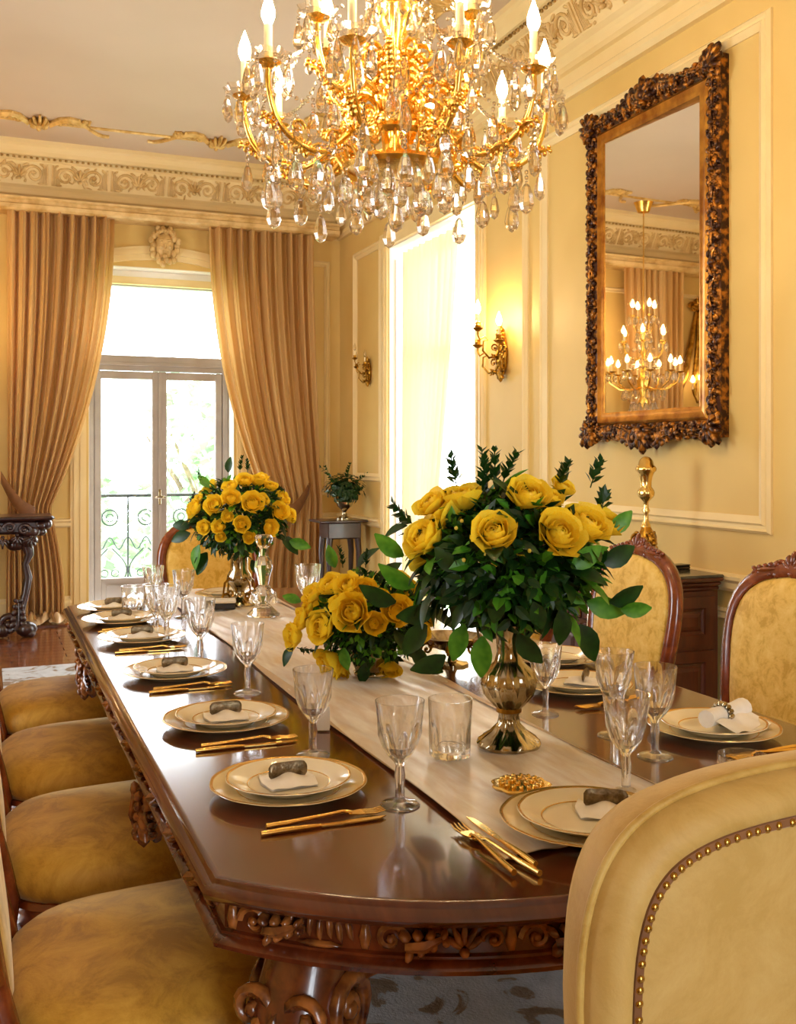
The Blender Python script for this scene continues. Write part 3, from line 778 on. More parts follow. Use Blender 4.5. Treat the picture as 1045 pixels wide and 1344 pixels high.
# ================================================================ CHAIRS
def back_outline(n=44,W=.262,H=.56,off=0):
    pts=[]
    for k in range(n):
        a=2*pi*k/n-pi/2; e=.72
        c_,s_=cos(a),sin(a); x=math.copysign(abs(c_)**e,c_); z=math.copysign(abs(s_)**e,s_)
        t=(z+1)/2; wx=W*(.80+.24*t-.05*sin(t*pi)); zz=z*H/2
        if z>0: zz+=.03*(1-abs(x))
        pts.append(((wx+off)*x, zz+off*(1 if z>0 else -1)*abs(z)))
    return pts
def side_chair():
    t=thing('dining_chair','','chair')
    # seat cushion superellipse
    rings=[]; n=36
    def se(k,sx,sy,z,yo=0):
        a=2*pi*k/n; e=.55; c_,s_=cos(a),sin(a); x=math.copysign(abs(c_)**e,c_); y=math.copysign(abs(s_)**e,s_)
        return (sx*x*(1+.08*y), yo+sy*y, z)
    for sx,sy,z in ((.24,.22,.405),(.265,.245,.41),(.278,.257,.43),(.283,.262,.455),(.275,.254,.482),(.25,.23,.503),(.20,.185,.518),(.12,.11,.527),(.03,.03,.530)):
        rings.append([se(k,sx,sy,z,.01) for k in range(n)])
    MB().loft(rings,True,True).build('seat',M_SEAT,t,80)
    rings=[[se(k,sx,sy,z,.01) for k in range(n)] for sx,sy,z in ((.25,.23,.335),(.268,.248,.34),(.272,.252,.36),(.262,.242,.372),(.262,.242,.388),(.275,.255,.398),(.272,.252,.412),(.25,.23,.414))]
    sr=MB().loft(rings,True,True).build('seat_rail',M_CHWOOD,t,50)
    c=MB(); Mf=frame((0,.262,.366),Vector((-1,0,0)),Vector((0,0,1)),Vector((0,1,0)))
    palmette(c,Mf@T(0,-.012,0),.05,5)
    for sg in (-1,1): scroll(c,Mf@T(sg*.06,0,0),.02,1.2,.006,10,5,sg); leafcarve(c,Mf@T(sg*.08,0,0)@RZ(0 if sg>0 else pi),.07,.02)
    c.build('rail_carving',M_CARVE,sr,60)
    la,lc=cabriole(.37,.62,False); fm=la.mesh('leg',M_CHWOOD,60)
    for sg in (-1,1): place('leg',fm,t,T(sg*.215,.20,0)@RZ(pi/2-sg*.6))
    for sg in (-1,1):
        MB().tube([(sg*.19,-.30,0),(sg*.19,-.30,.015),(sg*.195,-.275,.12),(sg*.20,-.245,.30),(sg*.20,-.232,.42),(sg*.200,-.248,.50),(sg*.207,-.270,.60),(sg*.216,-.284,.70),(sg*.222,-.292,.76)],[.016,.016,.018,.022,.024,.022,.019,.015,.006],9).build('leg',M_CHWOOD,t,60)
    # back, tilted
    Mb=T(0,-.292,.725)@RX(R(8))
    ol=back_outline()
    fr_=[]; 
    prof=[(-.018,-.016),(.004,-.022),(.024,-.012),(.028,.004),(.018,.020),(-.002,.026),(-.018,.018)]
    for (x,z),(nx,nz) in zip(ol,back_outline(off=1.0)):
        d=Vector((nx-x,nz-z)).normalized(); fr_.append([(x+d.x*a,b_,z+d.y*a) for a,b_ in prof])
    fr_.append(fr_[0])
    bf=MB().loft(fr_,True,False,Mb).build('back_frame',M_CHWOOD,t,50)
    def dome(sgn,th):
        rr=[]
        for k,(f,b_) in enumerate(((1.0,.0),(.97,.55),(.90,.85),(.7,.98),(.4,1.0),(.02,1.0))):
            rr.append([(x*f-0,sgn*th*b_,z*f) for x,z in back_outline(off=-.012)])
        return rr
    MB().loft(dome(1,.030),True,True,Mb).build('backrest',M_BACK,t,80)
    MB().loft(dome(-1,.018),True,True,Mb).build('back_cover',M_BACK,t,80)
    c=MB(); Mc=Mb@frame((0,.006,.305),Vector((-1,0,0)),Vector((0,0,1)),Vector((0,1,0)))
    palmette(c,Mc@T(0,.0,.0),.062,7)
    c.ell((0,.004,.0),(.03,.026,.02),8,5,Mc)
    for sg in (-1,1):
        scroll(c,Mc@T(sg*.045,.004,.0),.026,1.3,.010,12,5,sg); leafcarve(c,Mc@T(sg*.06,.002,.004)@RZ(-.12 if sg>0 else pi+.12),.09,.03)
        c.ell((sg*.02,.03,0),(.014,.02,.014),6,4,Mc,Matrix.Rotation(-sg*.5,3,'Z'))
    c.build('crest_carving',M_CHWOOD,bf,60)
    return t
ch=side_chair()
ch['group']='gold upholstered dining chairs'
LCX=.275
specs=[((LCX,1.835,0),-pi/2,'gold damask chair on the left side, nearest the camera at the bottom left'),
 ((LCX,2.52,0),-pi/2,'gold damask chair on the left side, second from the camera'),
 ((LCX,3.21,0),-pi/2,'gold damask chair on the left side, third from the camera'),
 ((LCX,3.93,0),-pi/2,'gold damask chair on the left side, farthest of the four seats seen there'),
 ((1.04,4.83,0),pi,'yellow damask chair at the far head of the table before the window'),
 ((1.80,2.28,0),pi/2,'yellow damask chair on the right side, cut off by the right photo edge'),
 ((1.80,3.03,0),pi/2,'yellow damask chair on the right side, in front of the sideboard'),
 ((1.80,3.80,0),pi/2,'yellow damask chair on the right side, mostly hidden behind the large bouquet')]
for i,(l,r,lab) in enumerate(specs):
    c = ch if i==0 else dup(ch)
    c.location=(l[0],l[1],.004); c.rotation_euler=(0,0,r); c['label']=lab
# host chair (foreground) : fully upholstered back with nail trim
hc=thing('host_chair','large pale gold velvet host chair seen from behind with brass nail trim','chair',(.805,.91,.004),0)
def hout(off=0,n=80):
    pts=[]; W,H=.335,.60
    for k in range(n):
        a=2*pi*k/n-pi/2; c_,s_=cos(a),sin(a)
        e=.36; x=math.copysign(abs(c_)**e,c_); z=math.copysign(abs(s_)**e,s_)
        t=(z+1)/2; wx=W*(.80+.20*sin(min(1,t*1.15)*pi/2)); zz=z*H/2
        if z>0: zz+=.014*(1-x*x)
        pts.append((wx*x*(1-off/W), zz*(1-off/(H/2))))
    return pts
Mh=T(0,-.14,.762)@RX(R(5))
def hin(off,n=80):
    P=[Vector(p) for p in hout(0,n)]; out=[]
    for i in range(n):
        d=(P[(i+1)%n]-P[i-1]).normalized(); out.append(tuple(P[i]+Vector((-d.y,d.x))*off))
    return out
rr=[[(x,y,z) for x,z in (hin(o_) if o_<.06 else hout(o_))] for o_,y in ((.30,-.030),(.12,-.031),(.046,-.029),(.037,-.026),(.030,-.032),(.016,-.031),(.005,-.020),(0,.005),(.004,.035),(.02,.06),(.06,.075),(.15,.08),(.30,.082))]
MB().loft(rr,True,True,Mh).build('backrest',M_HOST,hc,70)
MB().tube([Vector((x,-.001,z)) for x,z in hout(-.001)]+[Vector((hout(-.001)[0][0],-.001,hout(-.001)[0][1]))],.004,6,Mh).build('piping',M_BORDER,hc,70)
nm=MB().ell((0,0,0),(.0040,.003,.0040),8,5).mesh('nail',M_NAIL,80)
pts=hin(.038,400); acc=0; last=None; cntn=0
for i in range(401):
    p=Vector(pts[i%400])
    if last is None or (p-last).length>=.0088:
        if p.y>-.22: place('nail',nm,hc,Mh@T(p.x,-.032,p.y)); cntn+=1
        last=p
tp=hin(.038,160); MB().tube([Vector((x,-.0285,z)) for x,z in tp+[tp[0]]],.0055,5,Mh).build('nail_braid',M_TIE,hc,60)
rings=[]
for sx,sy,z in ((.26,.22,.38),(.285,.245,.39),(.295,.255,.43),(.285,.245,.475),(.24,.20,.50),(.1,.1,.512)):
    rings.append([(sx*math.copysign(abs(cos(a))**.55,cos(a)),.16+sy*math.copysign(abs(sin(a))**.55,sin(a)),z) for a in [2*pi*k/36 for k in range(36)]])
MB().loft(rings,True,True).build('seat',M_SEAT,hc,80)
MB().bbox((-.27,-.08,.32),(.27,.40,.385),.015).build('seat_rail',M_CHWOOD,hc)
la,lc=cabriole(.34,.6,False); fm=la.mesh('leg',M_CHWOOD,60)
for sx,sy,an in ((-.22,.33,2.2),(.22,.33,.9),(-.22,-.03,-2.2),(.22,-.03,-.9)): place('leg',fm,hc,T(sx,sy,0)@RZ(an))

# ================================================================ TABLEWARE
def plate_profile(r,h=.018):
    return [(0,.002),(r*.55,.002),(r*.58,.0),(r*.62,.0),(r*.66,.004),(r*.80,h*.65),(r,h),(r+.0012,h+.0012),(r,h+.0026),(r*.8,h*.65+.003),(r*.66,.007),(r*.6,.0055),(0,.0055)]
def scal(amp,k): return lambda i,a,z: 1+amp*max(0,(z-.008)/.012)*abs(cos(a*k/2))
def make_plate(name,r,body,label):
    t=thing(name,label,'plate'); 
    MB().lathe(plate_profile(r),60,None,scal(.012,12)).build('plate_body',body,t,60)
    rp=[(r*.965,.0168),(r*.985,.0180),(r*1.001,.0184),(r*1.004,.0192),(r*1.001,.0211),(r*.985,.0210),(r*.965,.0200)]
    MB().lathe(rp,60,None,scal(.012,12)).build('gold_rim',M_RIM,t,60)
    MB().lathe([(r*.655,.0076),(r*.675,.0084),(r*.668,.0066)],48).build('gold_line',M_RIM,t,60)
    return t
CH0=make_plate('charger_plate',.138,M_CHARGE,''); PL0=make_plate('dinner_plate',.110,M_CHINA,'')
CH0['group']='cream chargers with gold rims'; PL0['group']='ivory dinner plates on chargers'
def make_card():
    t=thing('napkin_holder','','napkin holder')
    m=MB(); rings=[]
    for k in range(15):
        u=k/14; a=(u-.5)*1.5; hh=.015*(1-abs(2*u-1)**9*.5); x=.052*sin(a); y=-.002+.008*cos(a)
        rings.append([(x,y,.021-hh),(x*1.0,y-.0016,.021-hh*.5),(x,y-.002,.021+hh*.5),(x,y+.002,.021+hh),(x,y+.004,.021+hh*.5),(x,y+.0035,.021-hh*.5)])
    m.loft(rings,True,True)
    b=m.build('silver_band',M_SILVERD,t,50)
    m=MB()
    def nf(u,v): return ((u-.5)*.10*(1-.35*abs(v-.45)), -.040+.095*v, .004+.012*sin(u*pi)*sin(v*pi)+.003*sin(u*13+v*3)*(.3+v))
    m.grid(nf,18,10); m.grid(lambda u,v:(nf(1-u,v)[0],nf(1-u,v)[1],.0012),18,10)
    m.build('folded_napkin',M_LINEN,t,60)
    return t
CD0=make_card(); CD0['group']='silver napkin holders on the plates'
def cutlery():
    k=thing('knife','','knife'); m=MB()
    m.tube([(-.105,0,.004),(-.07,0,.0045),(-.03,0,.004),(-.005,0,.0035)],[.0042,.005,.0042,.003],8); m.build('handle',M_CUT,k,60)
    MB().prism([(-.006,-.0045),(.06,-.008),(.095,-.006),(.108,.002),(.06,.005),(-.006,.004)],.0022,.0042).build('blade',M_CUT,k)
    f=thing('fork','','fork'); m=MB()
    m.tube([(-.10,0,.005),(-.06,0,.006),(-.01,0,.009),(.03,0,.012),(.045,0,.008)],[.0050,.0045,.0032,.0028,.004],7); m.build('handle',M_CUT,f,60)
    hd=MB(); hd.prism([(.04,-.004),(.055,-.0105),(.066,-.0115),(.066,.0115),(.055,.0105),(.04,.004)],.0052,.0074); hd.build('head',M_CUT,f)
    tn_=MB().tube([(.065,0,.0062),(.085,0,.0045),(.102,0,.0075)],[.0019,.0017,.0009],5).mesh('tine',M_CUT,60)
    for q_ in range(4): place('tine',tn_,f,T(0,(q_-1.5)*.0064,0))
    return k,f
KN0,FK0=cutlery(); KN0['group']='gold knives beside the plates'; FK0['group']='gold forks beside the plates'
used={}
def put(proto, loc, rz, label, scale=None):
    first = proto.name not in used
    used[proto.name]=1
    o = proto if first else dup(proto)
    o.location=loc; o.rotation_euler=(0,0,rz); o['label']=label
    if scale: o.scale=(scale,)*3
    return o
def setting(px,py,where,ang,cut=True,lift=0.0,card=True,off=-.185,pos=None,co=0,plate=True):
    p = Vector(pos) if pos else U(px,py,z=.765); p.z=TZ+lift
    put(CH0,p,ang,'cream charger plate with gold rim '+where)
    if plate: put(PL0,p+Vector((0,0,.0082)),ang,'ivory dinner plate on the charger '+where)
    if card:
        put(CD0,p+Vector((co,-.0,.0140)),ang if card is True else card,'silver napkin holder on the plate '+where)
    if cut:
        d=Vector((cos(ang),sin(ang),0)); n_=Vector((-sin(ang),cos(ang),0))
        put(FK0,Vector((p.x,p.y,TZ+.0008))+n_*(off+.012)+d*.01,ang,'gold fork beside the plate '+where)
        put(KN0,Vector((p.x,p.y,TZ+.0002))+n_*(off-.012),ang,'gold knife beside the plate '+where)
    return p
setting(379,1037,'nearest the camera on the left side',0.02)
setting(297,950,'second from the camera on the left side',0.0)
setting(230,886,'third from the camera on the left side',0.03)
setting(187,841,'fourth from the camera on the left side',-0.02)
setting(160,817,'fifth from the camera on the left side',0.02)
setting(150,801,'sixth from the camera on the left side',0.02,cut=False)
hp=setting(772,1092,'at the near end before the host chair',0,cut=False,lift=.009,card=False)
put(CD0,hp+Vector((.04,.01,.014)),-.5,'silver napkin holder on the plate at the near end before the host chair')
setting(937,962,'on the right side, in front of the rightmost chair',pi,card=False,off=.17)
setting(758,905,'on the right side, left of the three goblets',pi,card=False,off=.17)
setting(727,868,'half hidden behind the largest bouquet',pi,cut=False,card=False)
setting(300,786,'at the far head of the table',pi/2,cut=False,lift=.009,card=False)
# near-end cutlery pointing away
a0=U(607,1088,z=.762); a1=U(692,1150,z=.762); dd=(a0-a1); an=atan2(dd.y,dd.x)
mid=(a0+a1)/2
put(FK0,(mid.x-.018,mid.y-.005,TZ+.003),an-.05,'gold fork on the runner corner left of the near end plate')
put(KN0,(mid.x+.014,mid.y+.004,TZ+.009),an,'gold knife on the runner corner left of the near end plate')
put(FK0,(mid.x+.000,mid.y-.018,TZ+.001),an+.12,'second gold fork under the knife left of the near end plate')
# rolled napkin on right plate and card on others
def rolled_napkin(loc,rz,label):
    t=thing('rolled_napkin',label,'napkin',loc,rz)
    m=MB(); m.tube([(-.075,0,.022),(-.03,.002,.022),(.03,-.002,.022),(.075,.0,.022)],[.019,.018,.019,.022],12,None); m.grid(lambda u,v:(-.07+.14*u,-.02-.05*v,.02-.017*v+.003*sin(u*12)),14,5)
    m.build('linen',M_LINEN,t,60)
    ring_=MB()
    for k in range(14):
        a=2*pi*k/14; ring_.ell((-.01,.022*cos(a),.022+.022*sin(a)),(.010,.006,.006),6,4)
    ring_.build('napkin_ring',M_SILVER,t,60)
p8=U(937,962,z=.765); rolled_napkin((p8.x+.03,p8.y+.0,TZ+.0185),.35,'white rolled napkin with silver ring on the right-hand plate')
p9=U(758,905,z=.765); put(CD0,(p9.x+.03,p9.y,TZ+.014),.8,'silver napkin holder on the plate left of the three goblets')
# ---- glasses
def goblet(h=.176,rb=.041,name='goblet'):
    s=h/.176; t=thing(name,'','glass'); n=32
    outer=[(0,0),(.033,0),(.034,.0015),(.030,.004),(.012,.008),(.0075,.012),(.0068,.03),(.0085,.05),(.0065,.066),(.010,.074),(.018,.083),(.0275,.098),(.0345,.120),(.0385,.146),(rb+.001,.176)]
    inner=[(rb-.0006,.176),(.0366,.146),(.0322,.121),(.0250,.101),(.016,.090),(.006,.084),(0,.083)]
    def mod(i,a,z):
        if .008<z<.07: return 1+.10*cos(a*6)
        if .07<z<.13 and i<15: return 1+.085*cos(a*8)
        return 1
    MB().lathe([(r*s,z*s) for r,z in outer+inner],n,None,lambda i,a,z:mod(i,a,z/s)).build('bowl_and_stem',M_GLASS,t,18)
    return t
def tumbler(r=.044,h=.112):
    t=thing('tumbler','','glass')
    outer=[(0,0),(r*.86,0),(r*.9,.004),(r*.92,h*.4),(r*.96,h*.62),(r,h)]; inner=[(r-.0018,h),(r*.92,h*.62),(r*.84,h*.35),(r*.78,.016),(0,.013)]
    def mod(i,a,z): return 1+(.045*cos(a*9) if (i<4) else 0)
    MB().lathe(outer+inner,36,None,mod).build('body',M_GLASS,t,18)
    return t
G0=goblet(); G0['group']='cut crystal goblets'; TU0=tumbler(); TU0['group']='cut crystal tumblers'
def glass_at(proto,px,py,label,sc=None,z=TZ): 
    p=U(px,py,z=.76); p.z=z; return put(proto,p,random.uniform(0,1),label,sc)
glass_at(G0,525,1060,'crystal goblet nearest the camera, in front of the tumbler on the runner',1.02)
glass_at(G0,411,994,'crystal goblet with a napkin card behind it, second from the camera on the left',.98)
glass_at(G0,325,912,'crystal goblet beyond the second left plate, left of the low bouquet',1.0)
glass_at(G0,263,872,'crystal goblet beside the third left plate',1.05)
glass_at(G0,219,846,'crystal goblet beside the fourth left plate, right one of a close pair',1.05)
glass_at(G0,205,838,'crystal goblet left one of the close pair beside the fourth left plate',1.0)
glass_at(G0,241,812,'crystal goblet in front of the yellow head chair',1.0)
glass_at(G0,201,804,'crystal goblet behind the tall tumbler at the far left corner',1.0)
glass_at(G0,404,815,'crystal goblet on the right of the runner against the curtain',1.15)
glass_at(G0,716,940,'small crystal goblet to the right of the large silver vase',.92)
glass_at(G0,806,968,'crystal goblet in the right group, the one farthest left',1.03)
glass_at(G0,860,996,'crystal goblet in the right group, standing nearest the rolled napkin plate',1.03)
glass_at(G0,822,1044,'crystal goblet in the right group, nearest the host chair',1.0)
glass_at(TU0,591,1000,'short cut crystal tumbler standing on the runner left of the large vase',1.0,TZ+.009)
glass_at(TU0,176,812,'tall crystal tumbler at the far left corner of the table',1.05)
glass_at(TU0,975,1075,'crystal tumbler peeping over the host chair back',.92)
# napkin card behind goblet 2
def cardstand(px,py,label,w_=.045,h_=.05,mat=M_LINEN):
    p=U(px,py,z=.762); t=thing('folded_card',label,'card',(p.x,p.y,TZ+.003),-TH)
    m=MB(); m.box((-w_/2,-.001,0),(w_/2,.001,h_),RX(R(-12))@T(0,-.0,0)); m.build('front_leaf',mat,t)
    m=MB(); m.box((-w_/2,-.001,0),(w_/2,.001,h_),T(0,.021,0)@RX(R(12))); m.build('rear_leaf',mat,t)
cardstand(419,962,'small white folded card behind the second goblet on the left')
cardstand(258,812,'small white folded card left of the far silver vase')
# black box with napkin near far vase
p=U(300,803,z=.762); t=thing('lacquer_box','black lacquer box with cream lid left of the far vase','box',(p.x-.02,p.y+.02,TZ+.009),-.2)
MB().bbox((-.05,-.035,0),(.05,.035,.024),.003).build('box_body',M_BLACK,t); MB().bbox((-.052,-.037,.024),(.052,.037,.036),.003).build('lid',M_LINEN,t)
# golden shell dish
p=U(684,1043,z=.765); t=thing('shell_dish','round gilded shell-shaped trinket dish on the runner near the end plate','dish',(p.x,p.y,TZ+.009),.3)
m=MB(); m.lathe([(0,0),(.03,.0),(.046,.004),(.052,.010),(.049,.0125),(.044,.012),(.03,.015),(0,.018)],36,None,lambda i,a,z:1+.06*cos(a*9)*(1 if z>.003 else 0)); m.build('shell_body',M_GOLD,t,40)
m=MB()
for k in range(16):
    a=2*pi*k/16; m.ell((.034*cos(a),.034*sin(a),.0155),(.007,.0045,.004),6,4,None,Matrix.Rotation(a,3,'Z'))
for k in range(7): a=2*pi*k/7; m.ell((.017*cos(a),.017*sin(a),.018),(.008,.005,.004),6,4,None,Matrix.Rotation(a,3,'Z'))
m.build('relief',M_GOLD,t,60)
# silver footed bowl behind the low bouquet
p=U(592,872,z=.765); t=thing('footed_bowl','footed silver bowl behind the low bouquet, left of the large vase','bowl',(p.x,p.y,TZ),0)
MB().lathe([(0,0),(.05,0),(.05,.006),(.02,.012),(.012,.03),(.02,.04),(.06,.055),(.088,.08),(.093,.083),(.088,.086),(.06,.064),(0,.05)],40,None,lambda i,a,z:1+.03*cos(a*10)).build('bowl',M_SILVER,t,50)
m=MB(); scroll(m,Matrix.Identity(4),.02,1.2,.005,10,5); m=m.mesh('scroll_handle',M_BRASS,60)
for k in range(6):
    a=2*pi*k/6; place('scroll_handle',m,t,T(.075*cos(a),.075*sin(a),.05)@RZ(a)@RX(pi/2))
# crystal candlestick
p=U(346,812,z=.762); t=thing('crystal_candlestick','tall cut crystal candlestick right of the far silver vase','candlestick',(p.x,p.y,TZ+.009),0)
MB().lathe([(0,0),(.06,0),(.062,.006),(.035,.03),(.02,.045),(.03,.06),(.045,.085),(.03,.10),(.018,.115),(.026,.15),(.036,.18),(.03,.205),(.018,.22),(.016,.25),(.03,.27),(.036,.29),(.028,.30),(.0,.298)],12).build('crystal_shaft',M_GLASS,t)
dp=MB().lathe([(0,0),(.006,.006),(.009,.016),(.0,.045)],6).mesh('prism',M_GLASS)
for k in range(8): a=2*pi*k/8; place('prism',dp,t,T(.046*cos(a),.046*sin(a),.045))

# ================================================================ BOUQUETS
def rose_mesh(name,mat,seed,openness=1.0):
    random.seed(seed); mb=MB()
    lay=[(3,.24,8,165,0),(3,.33,18,150,.0),(4,.44,30,125,.03),(5,.56,42,105,.07),(5,.70,54,98,.14),(6,.84,66,84,.26)]
    if openness<.5: lay=lay[:4]
    for L,(n_,r_,lip,W,curl) in enumerate(lay):
        lip=lip*(.75+.35*openness)
        for k in range(n_):
            a0=2*pi*k/n_+L*1.1+random.uniform(-.15,.15); rj=r_*random.uniform(.95,1.06); lj=lip*random.uniform(.88,1.12)
            def fn(u,v):
                q=(2*u-1); ph=q*R(W)*.5*(.55+.45*sin(min(1,v*1.3)*pi/2)); th=R(150)+(R(lj)+R(16)*q*q-R(150))*v
                rr=rj*(1+curl*v**4*1.9+.06*sin(u*9+k*2+L)*v*v+.05*q)
                return (rr*sin(th)*cos(ph+a0), rr*sin(th)*sin(ph+a0), rr*cos(th)*.92)
            mb.grid(fn,5,5)
    return mb.mesh(name,mat,75,True)
ROSES=[rose_mesh('rose',M_ROSE,1,1.0),rose_mesh('rose',M_ROSE,2,.75),rose_mesh('rose',M_ROSE,3,1.15)]
BUD=rose_mesh('rose_bud',M_ROSE2,4,.3)
LEAF=[leafmesh('leaf',M_LEAFD,1,.58,.25,5),leafmesh('leaf',M_LEAFB,1,.55,.15,5),leafmesh('leaf',M_LEAFD,1,.42,.4,5)]
def sprig(mb, M, L=.14, n=7, ls=.028, bend=.25):
    pts=[(bend*L*t*t,0,L*t) for t in [i/6 for i in range(7)]]
    mb.tube(pts,.0014,4,M)
    for k in range(n):
        t=(k+1.2)/(n+.6); p=(bend*L*t*t,0,L*t)
        for sg in (0,pi):
            MM=M@T(*p)@RZ(sg+k*1.1)@RX(R(48))
            l=ls*(1.1-.4*t)
            mb.add([(0,0,0),(-l*.3,l*.45,.002),(0,l,0),(l*.3,l*.45,.002)],[(0,1,2,3)],MM)
def bouquet(label,c,rad,roses,bigleaves,sprigs,basez,nfol=900,ls=.032,seed=1,extra=6,rb=None,dark=.75):
    """c: centre (world); rad: ellipsoid radii; roses: list (px,py,diam_px)"""
    random.seed(seed)
    t=thing('bouquet',label,'flowers',(c[0],c[1],basez))
    O=Vector((c[0],c[1],basez)); C=Vector(c); E=Vector((0,0,EYE))
    def hit(px,py,k=1.0):
        d=U(px,py,zc=1.0)-E; o=E-C
        A=sum((d[i]/(rad[i]*k))**2 for i in range(3)); B=2*sum(o[i]*d[i]/(rad[i]*k)**2 for i in range(3)); Cc=sum((o[i]/(rad[i]*k))**2 for i in range(3))-1
        D=B*B-4*A*Cc; s_=(-B-sqrt(D))/(2*A) if D>0 else -B/(2*A)
        p=E+d*s_; n_=Vector([(p[i]-C[i])/rad[i]**2 for i in range(3)]).normalized()
        return p,n_
    for i,(px,py,dpx) in enumerate(roses):
        p,n_=hit(px,py,.97); r=dpx/2*depth(p)/F; p.z=max(p.z,.772+r)
        n_=(n_+Vector((0,0,.30))+Vector((-st,-ct,.1))*.45+Vector((random.uniform(-.3,.3),random.uniform(-.25,.25),0))).normalized()
        me=ROSES[i%3] if dpx*depth(p)/F>.034 else (ROSES[1] if i%2 else BUD)
        place('rose' if me is not BUD else 'rose_bud',me,t,T(*(-O))@lookM(p+n_*r*.25,n_,random.uniform(0,6))@S(r*1.02))
    back=0
    while back<extra:                                                 # roses on the far side
        th=random.uniform(.2,2.9); zz=random.uniform(-.1,.8); q_=sqrt(1-zz*zz)
        n_=Vector((cos(th)*q_,sin(th)*q_,zz)); p=C+Vector([n_[i]*rad[i]*.95 for i in range(3)])
        place('rose',ROSES[back%3],t,T(*(-O))@lookM(p,n_,back)@S((roses[0][2]/2*depth(C)/F)*1.1)); back+=1
    for i,(px,py,Lpx,ang) in enumerate(bigleaves):
        p,n_=hit(px,py,.93); L=Lpx*depth(p)/F; p.z=max(p.z,.80)
        # camera-facing leaf pointing at image angle ang (deg, 0=right, 90=up)
        rt=Vector((ct,-st,0)); up=Vector((0,0,1)); a=R(ang)
        y=(rt*cos(a)+up*sin(a)-n_*.15).normalized(); z=(n_*.8-Vector((st,ct,0))*.5+Vector((0,0,.3))); z=(z-y*z.dot(y)).normalized(); x=y.cross(z)
        place('leaf',LEAF[0 if i%3 else 1],t,T(*(-O))@frame(p,x,y,z)@S(L*.86))
    # medium leaves, parts
    for i in range(70):
        n_=Vector((random.gauss(0,1),random.gauss(0,1),random.gauss(0,.8))).normalized(); 
        if n_.z>.55 and random.random()<.5: continue
        p=C+Vector([n_[j]*rad[j]*random.uniform(.74,.97) for j in range(3)])
        y=(n_+Vector((0,0,-.5))+Vector((random.uniform(-.6,.6),random.uniform(-.6,.6),random.uniform(-.3,.5)))).normalized()
        z=(n_+Vector((0,0,.6))); z=(z-y*z.dot(y)).normalized(); x=y.cross(z)
        if p.z<.84: p.z=.84
        place('leaf',LEAF[random.choice((0,0,1,2))],t,T(*(-O))@frame(p,x,y,z)@S(ls*random.uniform(1.3,2.0)))
    for mat,share,nm_ in ((M_LEAFD,dark,'foliage'),(M_LEAFB,1-dark,'bright_foliage')):
        mb=MB()
        for _ in range(int(nfol*share)):
            n_=Vector((random.gauss(0,1),random.gauss(0,1),random.gauss(0,1))).normalized()
            k=.92*random.uniform(.3,1.0)**.6; p=C-O+Vector([n_[j]*rad[j]*k for j in range(3)]); p.z=max(p.z,.815-O.z)
            y=(n_+Vector((random.uniform(-.9,.9),random.uniform(-.9,.9),random.uniform(-.7,.7)))).normalized()
            z=(n_+Vector((0,0,.5))+Vector((random.uniform(-.4,.4),)*3)); z=z-y*z.dot(y); z=z.normalized() if z.length>1e-3 else y.orthogonal().normalized(); x=y.cross(z); l=ls*random.uniform(.6,1.15)
            mb.add([(0,0,0),(-.26*l,.3*l,.06*l),(-.24*l,.65*l,.02*l),(0,l,-.12*l),(.24*l,.65*l,.02*l),(.26*l,.3*l,.06*l),(0,.45*l,-.04*l)],[(0,6,2,1),(6,3,2),(0,5,4,6),(6,4,3)],frame(p,x,y,z))
        o=mb.build(nm_,mat,t); o['kind']='stuff'
    mb=MB()
    for (px,py,L,rx,ry) in sprigs:
        p,n_=hit(px,py,.9); 
        sprig(mb,T(*(-O))@T(*p)@RZ(random.uniform(0,6))@RX(0)@Matrix.Rotation(ry,4,Vector((ct,-st,0)))@Matrix.Rotation(rx,4,Vector((st,ct,0))),L*.62,8,ls*.7)
    if sprigs: o=mb.build('sprigs',M_LEAFD,t); o['kind']='stuff'
    # stems down into the vase
    mb=MB()
    for k in range(14):
        a=random.uniform(0,6.3); q_=random.uniform(.1,.5)
        mb.tube([(.008*cos(a),.008*sin(a),.0),(.02*cos(a),.02*sin(a),(c[2]-basez)*.5),(rad[0]*q_*cos(a),rad[1]*q_*sin(a),c[2]-basez)],.0022,5)
    mb.build('stems',M_STEM,t,60)
    mb=MB()
    for k in range(26):
        n_=Vector((random.gauss(0,1),random.gauss(0,1),abs(random.gauss(0,.8)))).normalized(); p=C-O+Vector([n_[j]*rad[j]*1.0 for j in range(3)])
        mb.ell(tuple(p),rad[0]*.022,6,4)
    o=mb.build('small_buds',M_ROSE2,t,60); o['kind']='stuff'
    return t
# vases
def lobed(k,amp,z0,z1): return lambda i,a,z: 1+(amp*cos(a*k+z*30) if z0<z<z1 else 0)
v3=U(668,985,z=.762)
t=thing('silver_vase','large swirled silver vase under the biggest rose bouquet','vase',(v3.x,v3.y,TZ+.009))
MB().lathe([(0,0),(.064,0),(.066,.006),(.058,.014),(.036,.030),(.022,.045),(.019,.062),(.023,.070),(.023,.076),(.030,.082),(.048,.105),(.055,.128),(.048,.150),(.030,.170),(.024,.190),(.026,.215),(.040,.245),(.042,.248),(.038,.246),(.022,.215),(.020,.19),(0,.18)],48,None,lobed(12,.085,.012,.165)).build('vase_body',M_SILVER,t,60)
MB().lathe([(.019,.066),(.026,.069),(.026,.077),(.019,.080)],32).build('collar',M_BRASS,t,60)
v1=U(314,797,z=.762)
t=thing('silver_vase','tall fluted silver vase under the farthest bouquet before the head chair','vase',(v1.x,v1.y,TZ+.009))
MB().lathe([(0,0),(.066,0),(.066,.007),(.04,.022),(.024,.045),(.022,.06),(.036,.078),(.048,.10),(.044,.12),(.034,.14),(.034,.20),(.052,.262),(.055,.265),(.05,.262),(.03,.2),(0,.18)],40,None,lobed(10,.05,.012,.13)).build('vase_body',M_SILVER,t,60)
